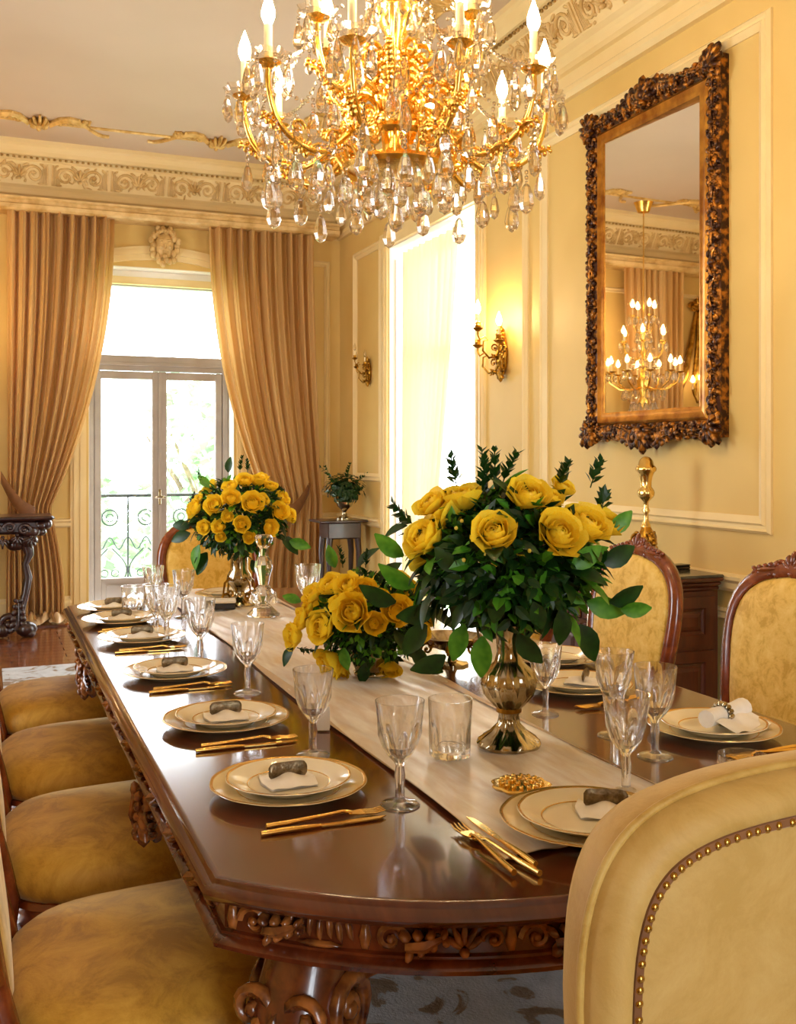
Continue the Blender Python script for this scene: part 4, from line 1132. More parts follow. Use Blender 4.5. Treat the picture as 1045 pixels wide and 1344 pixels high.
m=MB(); scroll(m,T(.058,0,.03)@RX(pi/2),.022,1.2,.006,10,5); m.tube([(.045,0,.11),(.07,0,.09),(.075,0,.06),(.078,0,.035)],[.004,.005,.004,.004],5)
m=m.mesh('scroll_foot',M_BRASS,60)
for sg in (0,pi/2,pi,1.5*pi): place('scroll_foot',m,t,RZ(sg+.4))
v2=U(489,890,z=.762)
t=thing('silver_bowl_vase','low footed silver bowl holding the middle bouquet on the runner','vase',(v2.x,v2.y,TZ+.009))
MB().lathe([(0,0),(.05,0),(.052,.006),(.046,.012),(.050,.022),(.062,.05),(.066,.075),(.062,.075),(.055,.05),(0,.02)],40,None,lobed(14,.03,.004,.06)).build('bowl_body',M_SILVER,t,60)
# bouquet 3 large
c3=(v3.x,v3.y,1.150)
bouquet('largest bouquet of yellow roses and broad dark leaves in the near silver vase',c3,(.19,.19,.15),
 [(561,708,52),(607,657,46),(568,664,40),(649,702,50),(693,655,50),(733,702,56),(768,692,54),(792,690,40),(738,642,28),(722,655,30)],
 [(634,835,66,-95),(680,832,62,-60),(735,800,60,-80),(770,790,66,-20),(800,790,60,10),(570,800,60,200),(545,770,66,160),(520,790,62,170),(585,860,60,215),(610,820,60,-110),(535,690,40,190),(790,740,60,20),(800,700,50,40),(585,670,34,70),(560,820,60,230),
  (815,800,50,-5),(700,790,50,-70),(655,780,50,-100),(750,745,60,30),(600,750,50,140),(620,720,44,70),(530,730,56,150),(760,820,66,-60)],
 [(650,640,.12,0,0),(660,635,.11,.25,0),(635,650,.10,-.25,0),(775,640,.11,.5,0),(600,640,.10,-.45,0),(545,690,.10,-1.0,0),(735,640,.09,.35,0),(790,670,.12,.9,0),(640,640,.12,-.1,.2)],
 v3.z+.18,2300,.042,5,7,dark=.66)
# bouquet 1 far
c1=(v1.x,v1.y,U(315,678,zc=depth(v1)).z)
bouquet('farthest bouquet of many small yellow roses before the tall window',c1,(.195,.195,.165),
 [(257,668,21),(282,664,23),(303,655,22),(331,661,26),(303,640,18),(322,632,20),(338,632,20),(366,672,22),(379,677,18),(269,692,17),(288,691,17),(299,678,14),(317,688,19),(353,693,20),(290,704,12),(370,655,18),(355,640,16),(344,657,16),(327,705,14),(345,628,14),(262,655,12)],
 [(262,715,40,-110),(272,725,40,-120),(250,700,34,200),(345,720,44,-90),(330,735,30,-60),(370,705,36,-40),(380,710,34,-20),(250,690,30,180),(300,620,24,90),(275,640,26,130)],
 [(270,640,.12,-.6,0),(315,620,.10,0,0),(250,665,.12,-1.1,0),(375,650,.08,.6,0),(325,620,.08,.15,0)],
 v1.z+.19,2200,.032,8,8)
# bouquet 2 mid low
c2=(v2.x-.005,v2.y,U(470,812,zc=depth(v2)).z)
bouquet('low middle bouquet of yellow roses in a silver bowl on the runner',c2,(.155,.155,.135),
 [(425,823,38),(463,805,44),(397,815,28),(436,770,32),(458,770,30),(491,819,26),(521,803,36),(437,868,40),(450,880,26),(512,884,28),(388,835,30),(481,775,26),(553,830,22),(412,782,26),(405,800,20),(560,815,16),(445,795,22),(500,785,20)],
 [(452,850,38,-90),(540,850,44,-50),(470,745,44,60),(440,745,36,110),(385,850,34,230),(560,800,50,-20),(545,780,50,20),(555,870,36,-30),(500,760,40,50),(395,790,30,160),(480,870,36,-100),(530,830,40,-30)],
 [(450,745,.09,0,0),(390,850,.08,-2.0,0),(480,745,.09,.4,0)],
 v2.z+.035,2000,.027,12,5,dark=.6)

# ================================================================ CHANDELIER
CHX,CHY=U(520,600,zc=2.83).x,U(520,600,zc=2.83).y
chd=thing('chandelier','large lit crystal and gold chandelier hanging over the dining table','chandelier',(CHX,CHY,2.0))
Z0=2.0
def zz(z): return z-Z0
stem=MB()
stem.lathe([(0,zz(2.16)),(.035,zz(2.17)),(.05,zz(2.20)),(.03,zz(2.23)),(.024,zz(2.27)),(.05,zz(2.31)),(.062,zz(2.35)),(.04,zz(2.40)),(.02,zz(2.43)),(.018,zz(2.50)),(.045,zz(2.55)),(.055,zz(2.60)),(.03,zz(2.66)),(.014,zz(2.70)),(.012,zz(2.85)),(.03,zz(2.90)),(.012,zz(2.95)),(.008,zz(3.2)),(0,zz(3.2))],20)
stem.build('central_stem',M_GOLDC,chd,50)
m=MB()
for k in range(16):
    a=pi/2*(k%2); zc_=zz(3.2+k*.042); m.tube([(.014*cos(a)*cos(b_),.014*sin(a)*cos(b_),zc_+.026*sin(b_)) for b_ in [i*2*pi/8 for i in range(9)]],.0035,4)
m.build('hanging_chain',M_GOLDC,chd,60)
MB().lathe([(0,zz(3.86)),(.05,zz(3.87)),(.08,zz(3.90)),(.10,zz(3.94)),(0,zz(3.95))],24).build('ceiling_rose_cap',M_GOLDC,chd,50)
# gallery basket: two gold rings with bars and a shallow bowl
g=MB()
def hoop(mb,r,z,th,h_=None,n=40): mb.loft([[ (rr*cos(2*pi*k/n),rr*sin(2*pi*k/n),zv) for rr,zv in ((r-th,z),(r,z-(h_ or th)),(r+th,z),(r,z+(h_ or th)))] for k in list(range(n))+[0]],True,False)
hoop(g,.145,zz(2.155),.008,.012); hoop(g,.160,zz(2.225),.010,.014); 
for k in range(32):
    a=2*pi*k/32; g.tube([(.145*cos(a),.145*sin(a),zz(2.158)),(.165*cos(a),.165*sin(a),zz(2.19)),(.160*cos(a),.160*sin(a),zz(2.222))],.004,4)
    g.ell((.168*cos(a),.168*sin(a),zz(2.245)),(.010,.010,.016),6,4)
g.build('gallery_ring',M_GOLDC,chd,50)
MB().lathe([(0,zz(2.135)),(.05,zz(2.137)),(.11,zz(2.147)),(.142,zz(2.158)),(.138,zz(2.163)),(.11,zz(2.152)),(0,zz(2.142))],32).build('bottom_dish',M_GOLDC,chd,50)
# arms
def arm_proto(R1,ztop,zin,zlow,rin=.10):
    m=MB(); pts=[]
    ctrl=[(rin,zin),(rin+.05,zin+.03),(rin+.10,zin-.01),(R1*.62,zlow),(R1*.80,zlow+.012),(R1*.94,zlow+.06),(R1,ztop-.05),(R1,ztop)]
    n=22
    def cr_(P,t):
        m_=len(P)-1; f=t*m_; i=min(int(f),m_-1); u=f-i; p=[Vector(P[max(i-1,0)]),Vector(P[i]),Vector(P[i+1]),Vector(P[min(i+2,m_)])]
        return .5*((2*p[1])+(p[2]-p[0])*u+(2*p[0]-5*p[1]+4*p[2]-p[3])*u*u+(3*p[1]-p[0]-3*p[2]+p[3])*u**3)
    for i in range(n+1):
        q_=cr_(ctrl,i/n); pts.append((q_.x,0,q_.y))
    m.tube(pts,[.010-.003*i/n for i in range(n+1)],7)
    scroll(m,T(R1*.5,0,zlow+.035)@RX(pi/2),.035,1.3,.008,12,5)
    scroll(m,T(R1*.78,0,zlow+.05)@RX(pi/2),.022,1.2,.006,10,5,-1)
    for q_ in (.3,.5,.7): leafcarve(m,T(*pts[int(q_*n)])@RY(-.3)@RX(pi/2),.05,.03,4)
    m.lathe([(0,ztop-.008),(.012,ztop-.006),(.03,ztop+.004),(.034,ztop+.008),(.012,ztop+.012),(.012,ztop+.02),(0,ztop+.022)],14,T(R1,0,0))
    return m.mesh('arm',M_GOLDC,60)
sleeve=MB().lathe([(0,0),(.0105,0),(.0105,.082),(.008,.084),(0,.084)],12).mesh('candle_sleeve',M_CANDLE,40)
bulb=MB().lathe([(0,0),(.010,.002),(.0165,.018),(.0172,.030),(.013,.048),(.0055,.068),(.001,.082),(0,.083)],10).mesh('flame_bulb',M_BULB,80)
bob=MB().lathe([(0.012,0),(.03,.002),(.046,.010),(.055,.024),(.052,.025),(.043,.013),(.028,.006),(.012,.005)],32,None,lambda i,a,z:1+.10*cos(a*8)*(z>.008)).mesh('drip_pan',M_PAN,20)
M_BULB2 = emis('dim flame bulb',(1.0,.70,.34),45.0)
bulb2=MB().lathe([(0,0),(.010,.002),(.017,.018),(.0175,.030),(.013,.046),(.0045,.066),(.001,.078),(0,.079)],10).mesh('flame_bulb',M_BULB2,80)
def drop_mesh(L,w_,n=6):
    return MB().lathe([(0,0),(.004,-.002),(.004,-.008),(w_*.35,-.012),(w_*.55,-.2*L),(w_*.85,-.45*L),(w_,-.68*L),(w_*.72,-.88*L),(0,-L)],n).mesh('crystal_drop',M_CRYS)
D=[drop_mesh(.062,.0125),drop_mesh(.08,.0165),drop_mesh(.05,.013,8)]
Dbig=drop_mesh(.09,.022,8)
octo=MB().lathe([(0,-.009),(.006,-.006),(.008,0),(.006,.006),(0,.009)],8)
beads=MB()
def bead(p,s_=1): beads.lathe([(0,-.007*s_),(.0055*s_,-.003*s_),(.0055*s_,.003*s_),(0,.007*s_)],6,T(*p))
ndrop=0
def hang(x,y,z,k,nb=1):
    global ndrop
    for b_ in range(nb): bead((x,y,z-.008-b_*.0145))
    place('crystal_drop',k,chd,T(x,y,z-.002-nb*.0145)@RZ(random.uniform(0,1))); ndrop+=1
random.seed(21)
def tier(n,R1,ztop,zin,zlow,ph,nd,rin=.10):
    am=arm_proto(R1,zz(ztop),zz(zin),zz(zlow),rin)
    for k in range(n):
        a=ph+2*pi*k/n; A=place('arm',am,chd,RZ(a))
        zt_=zz(ztop)
        place('drip_pan',bob,A,T(R1,0,zt_+.006)); place('candle_sleeve',sleeve,A,T(R1,0,zt_+.02)); place('flame_bulb',bulb,A,T(R1,0,zt_+.104))
        for j in range(nd):
            b_=2*pi*(j+.5)/nd+a; px,py=R1*cos(a)+.052*cos(b_),R1*sin(a)+.052*sin(b_)
            hang(px,py,zt_+.018,D[(j+k)%2],1+(j%2))
        # drop below arm
        hang(R1*.8*cos(a),R1*.8*sin(a),zz(zlow)+.004,Dbig,2); hang(R1*.55*cos(a),R1*.55*sin(a),zz(zlow)-.0,D[1],1)
        hang(R1*.98*cos(a+.06),R1*.98*sin(a+.06),zz(zlow)+.05,D[1],3)
tier(10,.415,2.340,2.20,2.155,.31,7)
tier(6,.235,2.52,2.36,2.345,.1,5,.06)
# ring of drops under gallery and central bottom cluster
for k in range(12):
    a=2*pi*k/12; hang(.147*cos(a),.147*sin(a),zz(2.148),D[1] if k%2 else Dbig,1)
for k in range(7): a=2*pi*k/7; hang(.075*cos(a),.075*sin(a),zz(2.135),Dbig,1)
hang(0,0,zz(2.13),Dbig,4)
# outer swags of beads between arms, with drops
for k in range(10):
    a0_=.31+2*pi*k/10; a1_=.31+2*pi*(k+1)/10
    P0=Vector((.41*cos(a0_),.41*sin(a0_),zz(2.33))); P1=Vector((.41*cos(a1_),.41*sin(a1_),zz(2.33)))
    for i in range(1,15):
        t_=i/15; p=P0.lerp(P1,t_); p.z-=.10*sin(t_*pi); bead(tuple(p),.9)
    p=P0.lerp(P1,.5); hang(p.x*.97,p.y*.97,p.z-.10,D[1],1)
for k in range(20):
    a=2*pi*k/20; r_=.30+.03*(k%2); hang(r_*cos(a),r_*sin(a),zz(2.20+.02*(k%3)),D[k%2],1)
for k in range(10):
    a=.31+2*pi*(k+.5)/10; hang(.36*cos(a),.36*sin(a),zz(2.13),Dbig,2)
    A_=Vector((.17*cos(a),.17*sin(a),zz(2.24))); B_=Vector((.36*cos(a),.36*sin(a),zz(2.14)))
    for i in range(1,13):
        t_=i/13; p=A_.lerp(B_,t_); p.z-=.05*sin(t_*pi); bead(tuple(p),.9)
    # upper festoons from crown out to the drip pans
    A_=Vector((.1*cos(a-.31),.1*sin(a-.31),zz(2.92))); B_=Vector((.415*cos(a-.314),.415*sin(a-.314),zz(2.37)))
    for i in range(1,34):
        t_=i/34; p=A_.lerp(B_,t_); p.z-=.17*sin(t_*pi); bead(tuple(p),.95)
# strands from upper crown to gallery
hoop2=MB(); hoop(hoop2,.095,zz(2.93),.006,.016,28)
for k in range(14):
    a=2*pi*k/14; hoop2.ell((.1*cos(a),.1*sin(a),zz(2.955)),(.012,.012,.026),6,4)
    hoop2.tube([(0,0,zz(2.90)),(.05*cos(a),.05*sin(a),zz(2.935)),(.095*cos(a),.095*sin(a),zz(2.93))],.003,4) if k%2 else None
hoop2.build('upper_crown',M_GOLDC,chd,50)
for k in range(14):
    a=2*pi*k/14
    for i in range(22):
        t_=i/22; r=.095+.075*t_-.05*sin(t_*pi); bead((r*cos(a),r*sin(a),zz(2.92-.65*t_)),.95)
    hang(.1*cos(a+.2),.1*sin(a+.2),zz(2.90),D[0],1)
o=beads.build('crystal_beads',M_CRYS,chd); o['kind']='stuff'
# upper small crystals round the stem
for lv,(r,z_,n_) in enumerate(((.075,2.70,8),(.095,2.60,8),(.12,2.44,8))):
    for k in range(n_): a=2*pi*k/n_+lv*.3; hang(r*cos(a),r*sin(a),zz(z_),D[k%2],1)
m=MB(); M=Matrix.Identity(4)
scroll(m,M@T(.09,0,zz(2.30))@RX(pi/2),.045,1.4,.009,12,5,1,.03); scroll(m,M@T(.075,0,zz(2.46))@RX(pi/2),.035,1.3,.008,12,5,-1); leafcarve(m,M@T(.06,0,zz(2.37))@RY(-pi/2)@RX(0),.09,.05)
m=m.mesh('acanthus_scroll',M_GOLDC,60); m2=MB(); scroll(m2,M@T(.055,0,zz(2.64))@RX(pi/2),.03,1.3,.007,12,5,1); m2=m2.mesh('scroll',M_GOLDC,60)
for k in range(8): place('acanthus_scroll',m,chd,RZ(2*pi*k/8+.2)); place('scroll',m2,chd,RZ(2*pi*k/8+.2))

# ================================================================ MIRROR
yA,yB=ypx(959),ypx(782)                                               # near / far outer edges
zA,zB=1.44,3.185
mr=thing('wall_mirror','tall mirror in a heavily carved gilt frame above the sideboard','mirror',(XR,(yA+yB)/2,(zA+zB)/2))
HW=(yB-yA)/2; HH=(zB-zA)/2
MF=frame((0,0,0),Vector((0,1,0)),Vector((0,0,1)),Vector((-1,0,0)))     # local x=along wall(+Y), y=up, z=into the room
# note x cross y = +X ; mirrored handedness handled by winding
def rect_profile(prof):
    rings=[]
    for sx,sy in ((-1,-1),(1,-1),(1,1),(-1,1),(-1,-1)):
        rings.append([(sx*(HW-i_),sy*(HH-i_),h_) for i_,h_ in prof])
    return rings
body=MB().loft(rect_profile([(.01,.0),(.008,.045),(.03,.07),(.07,.062),(.095,.045),(.098,.0)]),True,False,MF).build('outer_frame',M_GILT,mr,40)
MB().loft(rect_profile([(.09,.02),(.092,.05),(.105,.058),(.125,.050),(.14,.052),(.155,.048),(.158,.006),(.09,.012)]),True,False,MF).build('inner_frame',M_GILTI,mr,40)
car=MB(); random.seed(31)
def run(p0,p1,nu):
    p0=Vector(p0); p1=Vector(p1); d=(p1-p0).normalized(); y=Vector((-d.y,d.x,0))
    for i in range(nu):
        c=p0.lerp(p1,(i+.5)/nu); M=MF@frame((c.x,c.y,.058),d,y,Vector((0,0,1)))
        sc=1+.15*random.uniform(-1,1)
        scroll(car,M@T(0,0,0)@S(sc),.030,1.25,.011,10,5,1 if i%2 else -1,.03)
        leafcarve(car,M@T(-.03,.004,.004)@RZ(random.uniform(-.4,.4))@S(sc),.07,.035,4)
        for q_ in (-1,1): car.ell((random.uniform(-.03,.03),q_*.032,-.002),(.022,.014,.016),6,4,M,Matrix.Rotation(random.uniform(-.8,.8),3,'Z'))
        if i%3==0: car.ell((.03,0,.012),(.018,.02,.018),7,5,M); palmette(car,M@T(0,-.028,.0),.05,5)
e=.045
run((-HW+e,-HH+.1,0),(-HW+e,HH-.1,0),22); run((HW-e,-HH+.1,0),(HW-e,HH-.1,0),22); run((-HW+.1,HH-e,0),(HW-.1,HH-e,0),14); run((-HW+.1,-HH+e,0),(HW-.1,-HH+e,0),14)
o=car.build('carving',M_GILT,mr,60); o['kind']='stuff'
cc=MB(); M=Matrix.Identity(4)
palmette(cc,M@T(0,-.03,0),.12,7); scroll(cc,M@T(.045,-.03,0),.032,1.3,.013,12,5,1); scroll(cc,M@T(-.045,-.03,0),.032,1.3,.013,12,5,-1); cc.ell((0,-.02,.01),(.03,.03,.03),8,5,M)
cc=cc.mesh('corner_carving',M_GILT,60)
for sx in (-1,1):
    for sy in (-1,1): place('corner_carving',cc,mr,MF@T(sx*(HW-.04),sy*(HH-.04),.065)@RZ(atan2(sy,sx)-pi/2))
for sy,nm_ in ((1,'crest'),(-1,'base_shell')):
    c_=MB(); M=MF@T(0,sy*(HH-.03),.07)@(RZ(0) if sy>0 else RZ(pi))
    palmette(c_,M@T(0,-.03,0),.13,7); c_.ell((0,0,.01),(.045,.04,.04),10,6,M)
    for s in (-1,1):
        scroll(c_,M@T(s*.08,.01,0),.045,1.4,.016,14,6,s,.04); scroll(c_,M@T(s*.17,-.005,0),.032,1.3,.013,12,5,-s); leafcarve(c_,M@T(s*.1,.03,.0)@RZ(-.25 if s>0 else pi+.25),.16,.05); c_.ell((s*.045,.045,0),(.02,.026,.02),7,4,M)
        for q_ in range(4): c_.ell((s*(.13+.045*q_),.02-.008*q_,0),(.02,.018,.02),6,4,M)
    c_.build(nm_,M_GILT,mr,60)
MIRROR_YAW=R(-2.1)
gx,gy=HW-.145,HH-.145
MB().box((-gx,-gy,-.0015),(gx,gy,.0015)).build('mirror_glass',M_MIRROR,mr,None,MF@T(0,0,.028)@RY(MIRROR_YAW))
MB().box((-HW+.02,-HH+.02,.001),(HW-.02,HH-.02,.006),MF).build('backing_board',M_DARKW,mr)

# ================================================================ SCONCES
def sconce(loc,label,lit):
    t=thing('wall_sconce',label,'wall lamp',loc,0,None)
    # local: wall plane X=0, room towards -X
    M=frame((0,0,0),Vector((0,1,0)),Vector((0,0,1)),Vector((-1,0,0)))
    b=MB(); b.ell((0,0,.01),(.05,.13,.028),12,8,M)
    palmette(b,M@T(0,.10,.02),.09,7); palmette(b,M@T(0,-.10,.02)@RZ(pi),.08,5)
    for s in (-1,1): scroll(b,M@T(s*.045,.03,.02),.03,1.3,.009,12,5,s); scroll(b,M@T(s*.04,-.06,.02),.025,1.3,.008,12,5,-s)
    leafcarve(b,M@T(0,-.04,.03)@RZ(pi/2),.16,.06)
    b.build('back_plate',M_BRASS,t,60)
    arm=MB()
    pts=[(-.03,0,-.03),(-.06,0,-.10),(-.11,0,-.115),(-.155,0,-.07),(-.15,0,-.01),(-.12,0,-.0),(-.14,0,.02),(-.175,0,.0),(-.19,0,.03),(-.19,0,.06)]
    arm.tube(pts,[.009,.008,.007,.007,.006,.006,.006,.006,.007,.008],7); scroll(arm,T(-.075,0,-.05)@RX(pi/2),.028,1.2,.006,10,5)
    leafcarve(arm,T(-.09,0,-.11)@RX(pi/2),.05,.03,4)
    arm.lathe([(0,.05),(.012,.052),(.03,.066),(.036,.072),(.02,.078),(.016,.095),(.020,.105),(.012,.11),(0,.11)],12,T(-.19,0,0),lambda i,a,z:1+.12*cos(a*6))
    am=arm.mesh('arm',M_BRASS,60)
    slv=MB().lathe([(0,0),(.009,0),(.009,.055),(0,.057)],10).mesh('candle_sleeve',M_CANDLE,40)
    fb=MB().lathe([(0,0),(.008,.002),(.014,.018),(.0145,.03),(.010,.046),(.004,.062),(0,.072)],10).mesh('flame_bulb',M_SBULB if lit else M_GLASS,80)
    for k,(an,dz) in enumerate(((R(52),0),(R(-52),0),(0,.09))):
        A=place('arm',am,t,T(0,0,dz)@RZ(an)); place('candle_sleeve',slv,A,T(-.19,0,.108)); place('flame_bulb',fb,A,T(-.19,0,.165)@S(1.25))
    return t
ys=ypx(663)
sconce((XR-.005,ys,2.02),'lit brass candle sconce on the wall between side window and mirror',True)
sconce((XR-.005,ypx(486),2.10),'unlit small brass sconce on the far panel beyond the side window',False).scale=(.72,)*3

# ================================================================ SIDEBOARD + things on it
SB0,SB1=3.70,5.02; SX0=2.58; SH=.838
sb=thing('sideboard','dark mahogany sideboard under the gilt mirror','sideboard',((SX0+XR)/2-.02,(SB0+SB1)/2,0))
Ms=T(-((SX0+XR)/2-.02),-(SB0+SB1)/2,0); XE=XR-.052
MB().bbox((SX0+.03,SB0+.03,.10),(XE,SB1-.03,SH-.06),.006,Ms).build('body',M_SIDEB,sb)
MB().bbox((SX0+.005,SB0+.005,0),(XE,SB1-.005,.11),.012,Ms).build('plinth',M_SIDEB,sb)
m=MB(); m.bbox((SX0+.02,SB0+.02,SH-.075),(XE,SB1-.02,SH-.05),.008,Ms); m.bbox((SX0+.005,SB0+.005,SH-.052),(XE,SB1-.005,SH-.03),.008,Ms); m.bbox((SX0-.012,SB0-.012,SH-.03),(XE,SB1+.012,SH-.012),.006,Ms); m.build('top_moulding',M_SIDEB,sb)
MB().bbox((SX0-.01,SB0-.01,SH-.014),(XE,SB1+.01,SH),.004,Ms).build('stone_top',M_STONE,sb)
def fpanel(fn,u0,u1,z0,z1):
    m=MB()
    prof=[(0,0),(0,.012),(.05,.012),(.056,.004),(.066,.0),(.075,.006),(.09,.010),(.10,.010)]
    cs=[(u0,z0,1,1),(u1,z0,-1,1),(u1,z1,-1,-1),(u0,z1,1,-1),(u0,z0,1,1)]
    m.loft([[fn(u+su*p,z+sz*p,h_) for p,h_ in prof] for u,z,su,sz in cs],False)
    m.add([fn(u0+.10,z0+.10,.010),fn(u1-.10,z0+.10,.010),fn(u1-.10,z1-.10,.010),fn(u0+.10,z1-.10,.010)],[(0,1,2,3)]); return m
endf=lambda u,z,h_: tuple(Vector((u,SB0+.03-h_,z))+Ms.translation)
fpanel(endf,SX0+.06,XE-.03,.14,.50).build('side_panel',M_SIDEB,sb,None); fpanel(endf,SX0+.06,XE-.03,.52,.74).build('side_panel',M_SIDEB,sb,None)
frf=lambda u,z,h_: tuple(Vector((SX0+.03-h_,u,z))+Ms.translation)
for k in range(3):
    u0=SB0+.06+k*.402; d_=fpanel(frf,u0,u0+.39,.14,.58).build('door',M_SIDEB,sb); MB().ell(tuple(Vector((SX0+.0,u0+.33,.38))+Ms.translation),.013,8,6).build('knob',M_BRASS,d_,60)
    d_=MB().bbox((SX0+.016,u0,.60),(SX0+.03,u0+.39,.745),.005,Ms).build('drawer',M_SIDEB,sb); MB().ell(tuple(Vector((SX0+.005,u0+.195,.67))+Ms.translation),.012,8,6).build('knob',M_BRASS,d_,60)
pc=U(848,600,X=2.83)
cs_=thing('gilt_candlestick','tall polished gilt candlestick on the sideboard below the mirror','candlestick',(pc.x,pc.y,SH))
MB().lathe([(0,.20),(.022,.20),(.020,.21),(.012,.23),(.011,.26),(.018,.275),(.011,.29),(.011,.315),(.030,.335),(.036,.345),(.038,.36),(.034,.372),(.024,.385),(.026,.41),(.030,.43),(.036,.452),(.044,.458),(.046,.470),(.040,.48),(.034,.485),(.030,.505),(.018,.52),(0,.527)],24,None,lambda i,a,z:1+(.06*cos(a*8) if z<.40 or z>.45 else 0)).build('shaft',M_GOLD,cs_,60)
m=MB(); m.lathe([(0,0),(.085,0),(.085,.01),(.06,.03),(.035,.05),(.030,.08),(.045,.11),(.05,.14),(.035,.175),(.022,.20),(0,.20)],20)
q=MB(); scroll(q,T(.075,0,.047)@RX(pi/2),.038,1.4,.014,14,6,1,.02); scroll(q,T(.045,0,.14)@RX(pi/2),.03,1.3,.010,12,5,-1); leafcarve(q,T(.05,0,.08)@RY(-pi/2),.09,.05); q=q.mesh('scroll_foot',M_BRASS,60)
for k in range(3): place('scroll_foot',q,cs_,RZ(k*2*pi/3+.3))
m.build('scroll_base',M_BRASS,cs_,60)
pb=U(889,744,z=SH+.01); t=thing('slim_case','flat dark case lying on the sideboard right of the gilt candlestick','case',(pb.x+.0,pb.y,SH),.1)
MB().bbox((-.055,-.03,0),(.055,.03,.014),.003).build('base',M_BLACK,t); MB().bbox((-.056,-.031,.0142),(.056,.031,.022),.003).build('lid',M_BLACK,t)

# ================================================================ FAR CORNER: pedestal table with plant
pp_=(2.84,8.42)
pt=thing('pedestal_table','small dark wooden side table in the far right corner','side table',(pp_[0],pp_[1],0))
MB().bbox((-.235,-.17,.800),(.20,.17,.822),.008).build('tabletop',M_DARKW,pt)
MB().bbox((-.15,-.13,.66),(.15,.13,.802),.01).build('apron',M_DARKW,pt)
lg=MB().tube([(0,0,.67),(.012,0,.55),(.006,0,.3),(-.006,0,.1),(.01,0,.0)],[.030,.026,.018,.014,.020],7).mesh('leg',M_DARKW,60)
for sx in (-1,1):
    for sy in (-1,1): place('leg',lg,pt,T(sx*.125,sy*.10,0)@RZ(0 if sx>0 else pi))
MB().bbox((-.13,-.11,.16),(.13,.11,.18),.006).build('lower_shelf',M_DARKW,pt)
ur=thing('urn_plant','dark green trailing plant in a small silver footed urn on the corner table','plant',(pp_[0]+.04,pp_[1],.822))
MB().lathe([(0,0),(.07,0),(.07,.012),(.025,.03),(.016,.06),(.03,.085),(.062,.11),(.075,.15),(.07,.15),(0,.11)],24).build('urn',M_SILVER,ur,60)
mb=MB(); random.seed(44)
for _ in range(600):
    n_=Vector((random.gauss(0,1),random.gauss(0,1),random.gauss(0,1))).normalized(); p=Vector((0,0,.27))+Vector((n_.x*.175,n_.y*.16,n_.z*.13))*random.uniform(.4,1.05)
    mb.add([(0,0,0),(-.3,.4,.05),(0,1,-.1),(.3,.4,.05)],[(0,1,2,3)],lookM(p,(n_+Vector((0,0,.7))).normalized(),random.uniform(0,6))@S(random.uniform(.035,.06)))
for a in (-2.6,.5,-1.6): sprig(mb,T(.1*cos(a),.05*sin(a),.30)@RY(.9*cos(a)),.18,7,.045)
sprig(mb,T(.02,0,.34),.14,6,.045); sprig(mb,T(-.02,0,.32)@RY(-1.2),.24,6,.04)
o=mb.build('foliage',M_LEAFD,ur); o['kind']='stuff'
MB().tube([(0,0,.12),(.01,0,.2),(0,.01,.28)],[.012,.01,.006],6).build('stem',M_STEM,ur,60)

# ================================================================ CONSOLE (left)
co=thing('console_table','dark carved console table with scrolled foot before the left curtain','console table',(-.22,8.38,0))
MB().bbox((-.74,-.24,.885),(.70,.24,.915),.014).build('tabletop',M_DARKW,co)
m=MB(); m.bbox((-.68,-.19,.78),(.58,.19,.886),.02); m.build('apron',M_DARKW,co)
m=MB()
for k in range(12):
    x=-.62+k*.1; Mk=frame((x,-.20,.80-.03*sin(k*1.1)),Vector((1,0,0)),Vector((0,0,1)),Vector((0,-1,0)))
    scroll(m,Mk,.045,1.3,.016,12,5,1 if k%2 else -1); palmette(m,Mk@T(.05,-.06,0)@RZ(pi),.08,5)
m.ell((.60,-.06,.84),(.07,.13,.05),10,6); m.ell((.52,-.15,.80),(.08,.06,.055),10,6); m.ell((.50,-.12,.73),(.085,.08,.06),10,6); m.ell((.64,-.1,.85),(.05,.08,.045),8,5); m.ell((.60,-.08,.79),(.05,.06,.035),8,5)
m.ell((.42,-.12,.70),(.07,.07,.05),10,6)
m.build('carved_frieze',M_DARKW,co,60)
def cleg(mx):
    a=MB(); a.tube([(0,0,.80),(.03,0,.70),(.05,0,.62),(.02,0,.55),(.04,0,.45),(.02,0,.32),(-.01,0,.22),(-.03,0,.12),(-.05,0,.06)],[.06,.05,.035,.026,.034,.03,.035,.055,.06],9)
    scroll(a,T(-.10,0,.10)@RX(pi/2),.075,1.3,.03,14,7,1); a.ell((.03,-.02,.06),(.08,.07,.06),10,6); a.ell((.06,-.05,.03),(.035,.035,.03),8,5); a.ell((-.14,0,.06),(.06,.06,.06),8,5)
    leafcarve(a,T(-.03,-.05,.10)@RX(pi/2)@RZ(pi/2),.18,.08)
    return a.mesh('leg',M_DARKW,60)
lm=cleg(1)
place('leg',lm,co,T(.47,-.12,0)); place('leg',lm,co,T(-.55,-.12,0)@RZ(pi)@S(1,1,1))
MB().bbox((-.5,-.16,.03),(.42,-.06,.09),.02).build('stretcher',M_DARKW,co)
ph_=thing('display_casket','blue and silver casket on the console at the left photo edge','casket',(-.10,8.33,.915))
MB().bbox((-.16,-.09,0),(.16,.09,.05),.008).build('base',M_SILVER,ph_); MB().bbox((-.145,-.075,.05),(.145,.075,.13),.006).build('body',M_BLUE,ph_); MB().bbox((-.16,-.09,.13),(.16,.09,.185),.02).build('lid',M_SILVER,ph_)
m=MB()
for k in range(6): m.ell((-.12+k*.048,-.078,.09),(.008,.005,.034),6,4)
m.build('pilaster',M_SILVER,ph_,60)

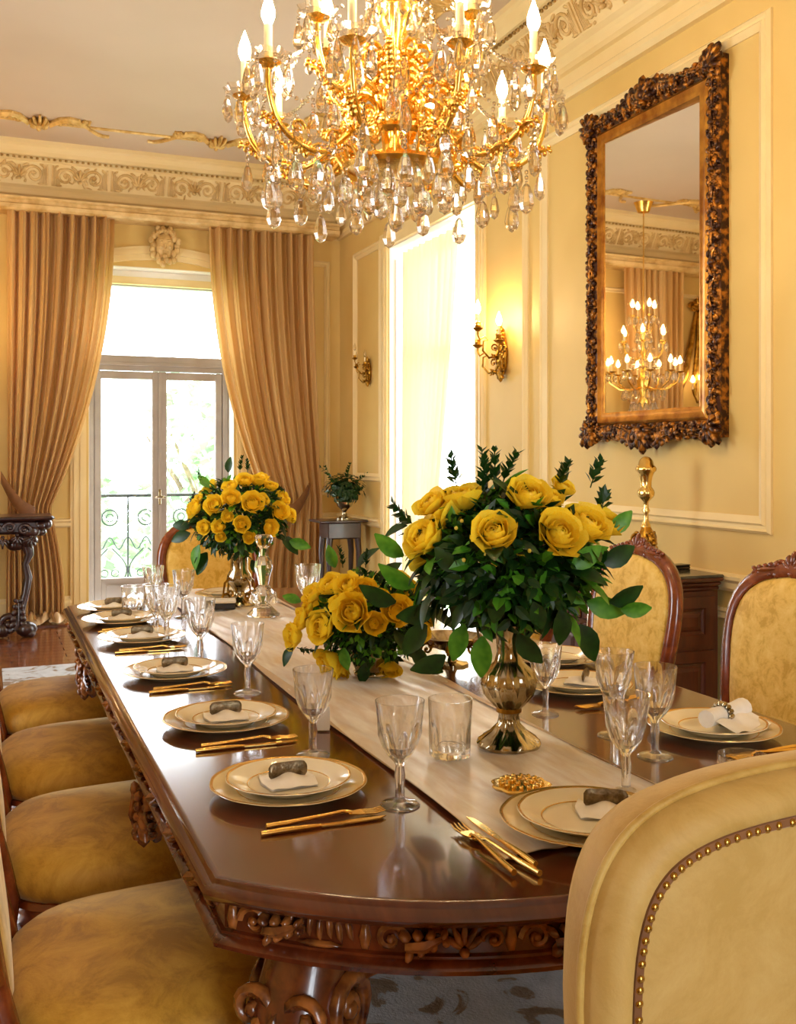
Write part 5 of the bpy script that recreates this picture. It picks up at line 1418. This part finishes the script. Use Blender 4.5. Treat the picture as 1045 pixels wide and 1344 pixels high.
# ================================================================ THINGS SEEN ONLY IN THE MIRROR
random.seed(5)
c2x=thing('chandelier','second smaller crystal chandelier added out of view to be reflected in the mirror','chandelier',(-.38,8.5,1.86))  # stand-in placed outside the view to give the mirror its chandelier reflection
st2=MB(); st2.lathe([(0,0),(.04,.01),(.06,.06),(.03,.12),(.05,.2),(.07,.27),(.03,.36),(.02,.5),(.04,.6),(.02,.7),(.006,.9),(.006,2.08),(0,2.089)],14); st2.build('central_stem',M_GOLDC,c2x,50)
MB().lathe([(0,1.98),(.06,1.99),(.09,2.07),(.10,2.088),(0,2.089)],16).build('ceiling_cap',M_GOLDC,c2x,50)
am2=MB(); am2.tube([(.03,0,.08),(.12,0,.04),(.24,0,.05),(.34,0,.12),(.36,0,.2)],[.01,.009,.008,.008,.008],6); am2.lathe([(0,.2),(.05,.21),(.055,.222),(.01,.224),(0,.22)],12,T(.36,0,0)); am2=am2.mesh('arm',M_GOLDC,60)
for tier_,(n_,sc,dz) in enumerate(((10,1.0,.14),(6,.62,.45),(4,.34,.72))):
    for k in range(n_):
        a=2*pi*k/n_+.2; A=place('arm',am2,c2x,T(0,0,dz)@RZ(a)@S(sc,sc,1)); place('candle_sleeve',sleeve,A,T(.36,0,.22)); place('flame_bulb',bulb2,A,T(.36,0,.30)@S(1/sc,1/sc,1))
        for j in range(4):
            b_=2*pi*j/4; place('crystal_drop',D[j%2],c2x,T(.36*sc*cos(a)+.05*cos(b_),.36*sc*sin(a)+.05*sin(b_),dz+.21)@S(1.15))
        place('crystal_drop',Dbig,c2x,T(.2*sc*cos(a),.2*sc*sin(a),dz+.05)@S(1.3))
for k in range(12): a=2*pi*k/12; place('crystal_drop',Dbig,c2x,T(.12*cos(a),.12*sin(a),.06)@S(1.3))
for k in range(10):
    a=2*pi*k/10
    for j in range(6): place('crystal_drop',D[2],c2x,T((.06+.14*(j/6))*cos(a),(.06+.14*(j/6))*sin(a),.80-.09*j))
gs=thing('garland_sconce','gilt wall ornament with hanging draped cords and a small candelabrum, seen in the mirror','wall lamp',(-1.72,YF-.02,2.05))
Mg=frame((0,0,0),Vector((1,0,0)),Vector((0,0,1)),Vector((0,-1,0)))
m=MB(); palmette(m,Mg@T(0,.98,.02),.16,7)
for s in (-1,1): scroll(m,Mg@T(s*.09,1.0,.02),.06,1.4,.018,14,5,s); m.tube([(s*.03,.0,.95),(s*.12,-.03,.6),(s*.24,-.04,.2),(s*.34,-.03,-.05)],[.02,.03,.045,.02],7); m.tube([(s*.01,-.02,.95),(s*.05,-.05,.6),(s*.10,-.06,.2),(s*.1,-.06,.0)],[.016,.025,.035,.02],7)
m.build('ornament_and_cords',M_BRASS,gs,60)
for k in range(5):
    A=MB().tube([(0,-.05,-.05),((k-2)*.06,-.12,-.08),((k-2)*.10,-.16,0),((k-2)*.11,-.16,.06+.03*(2-abs(k-2)))],[.012,.01,.009,.012],6).build('arm',M_BRASS,gs,60)
    place('candle_sleeve',sleeve,A,T((k-2)*.11,-.16,.06+.03*(2-abs(k-2)))); place('flame_bulb',bulb2,A,T((k-2)*.11,-.16,.14+.03*(2-abs(k-2))))
print('drops',ndrop,'nails',cntn,'planks',cnt)
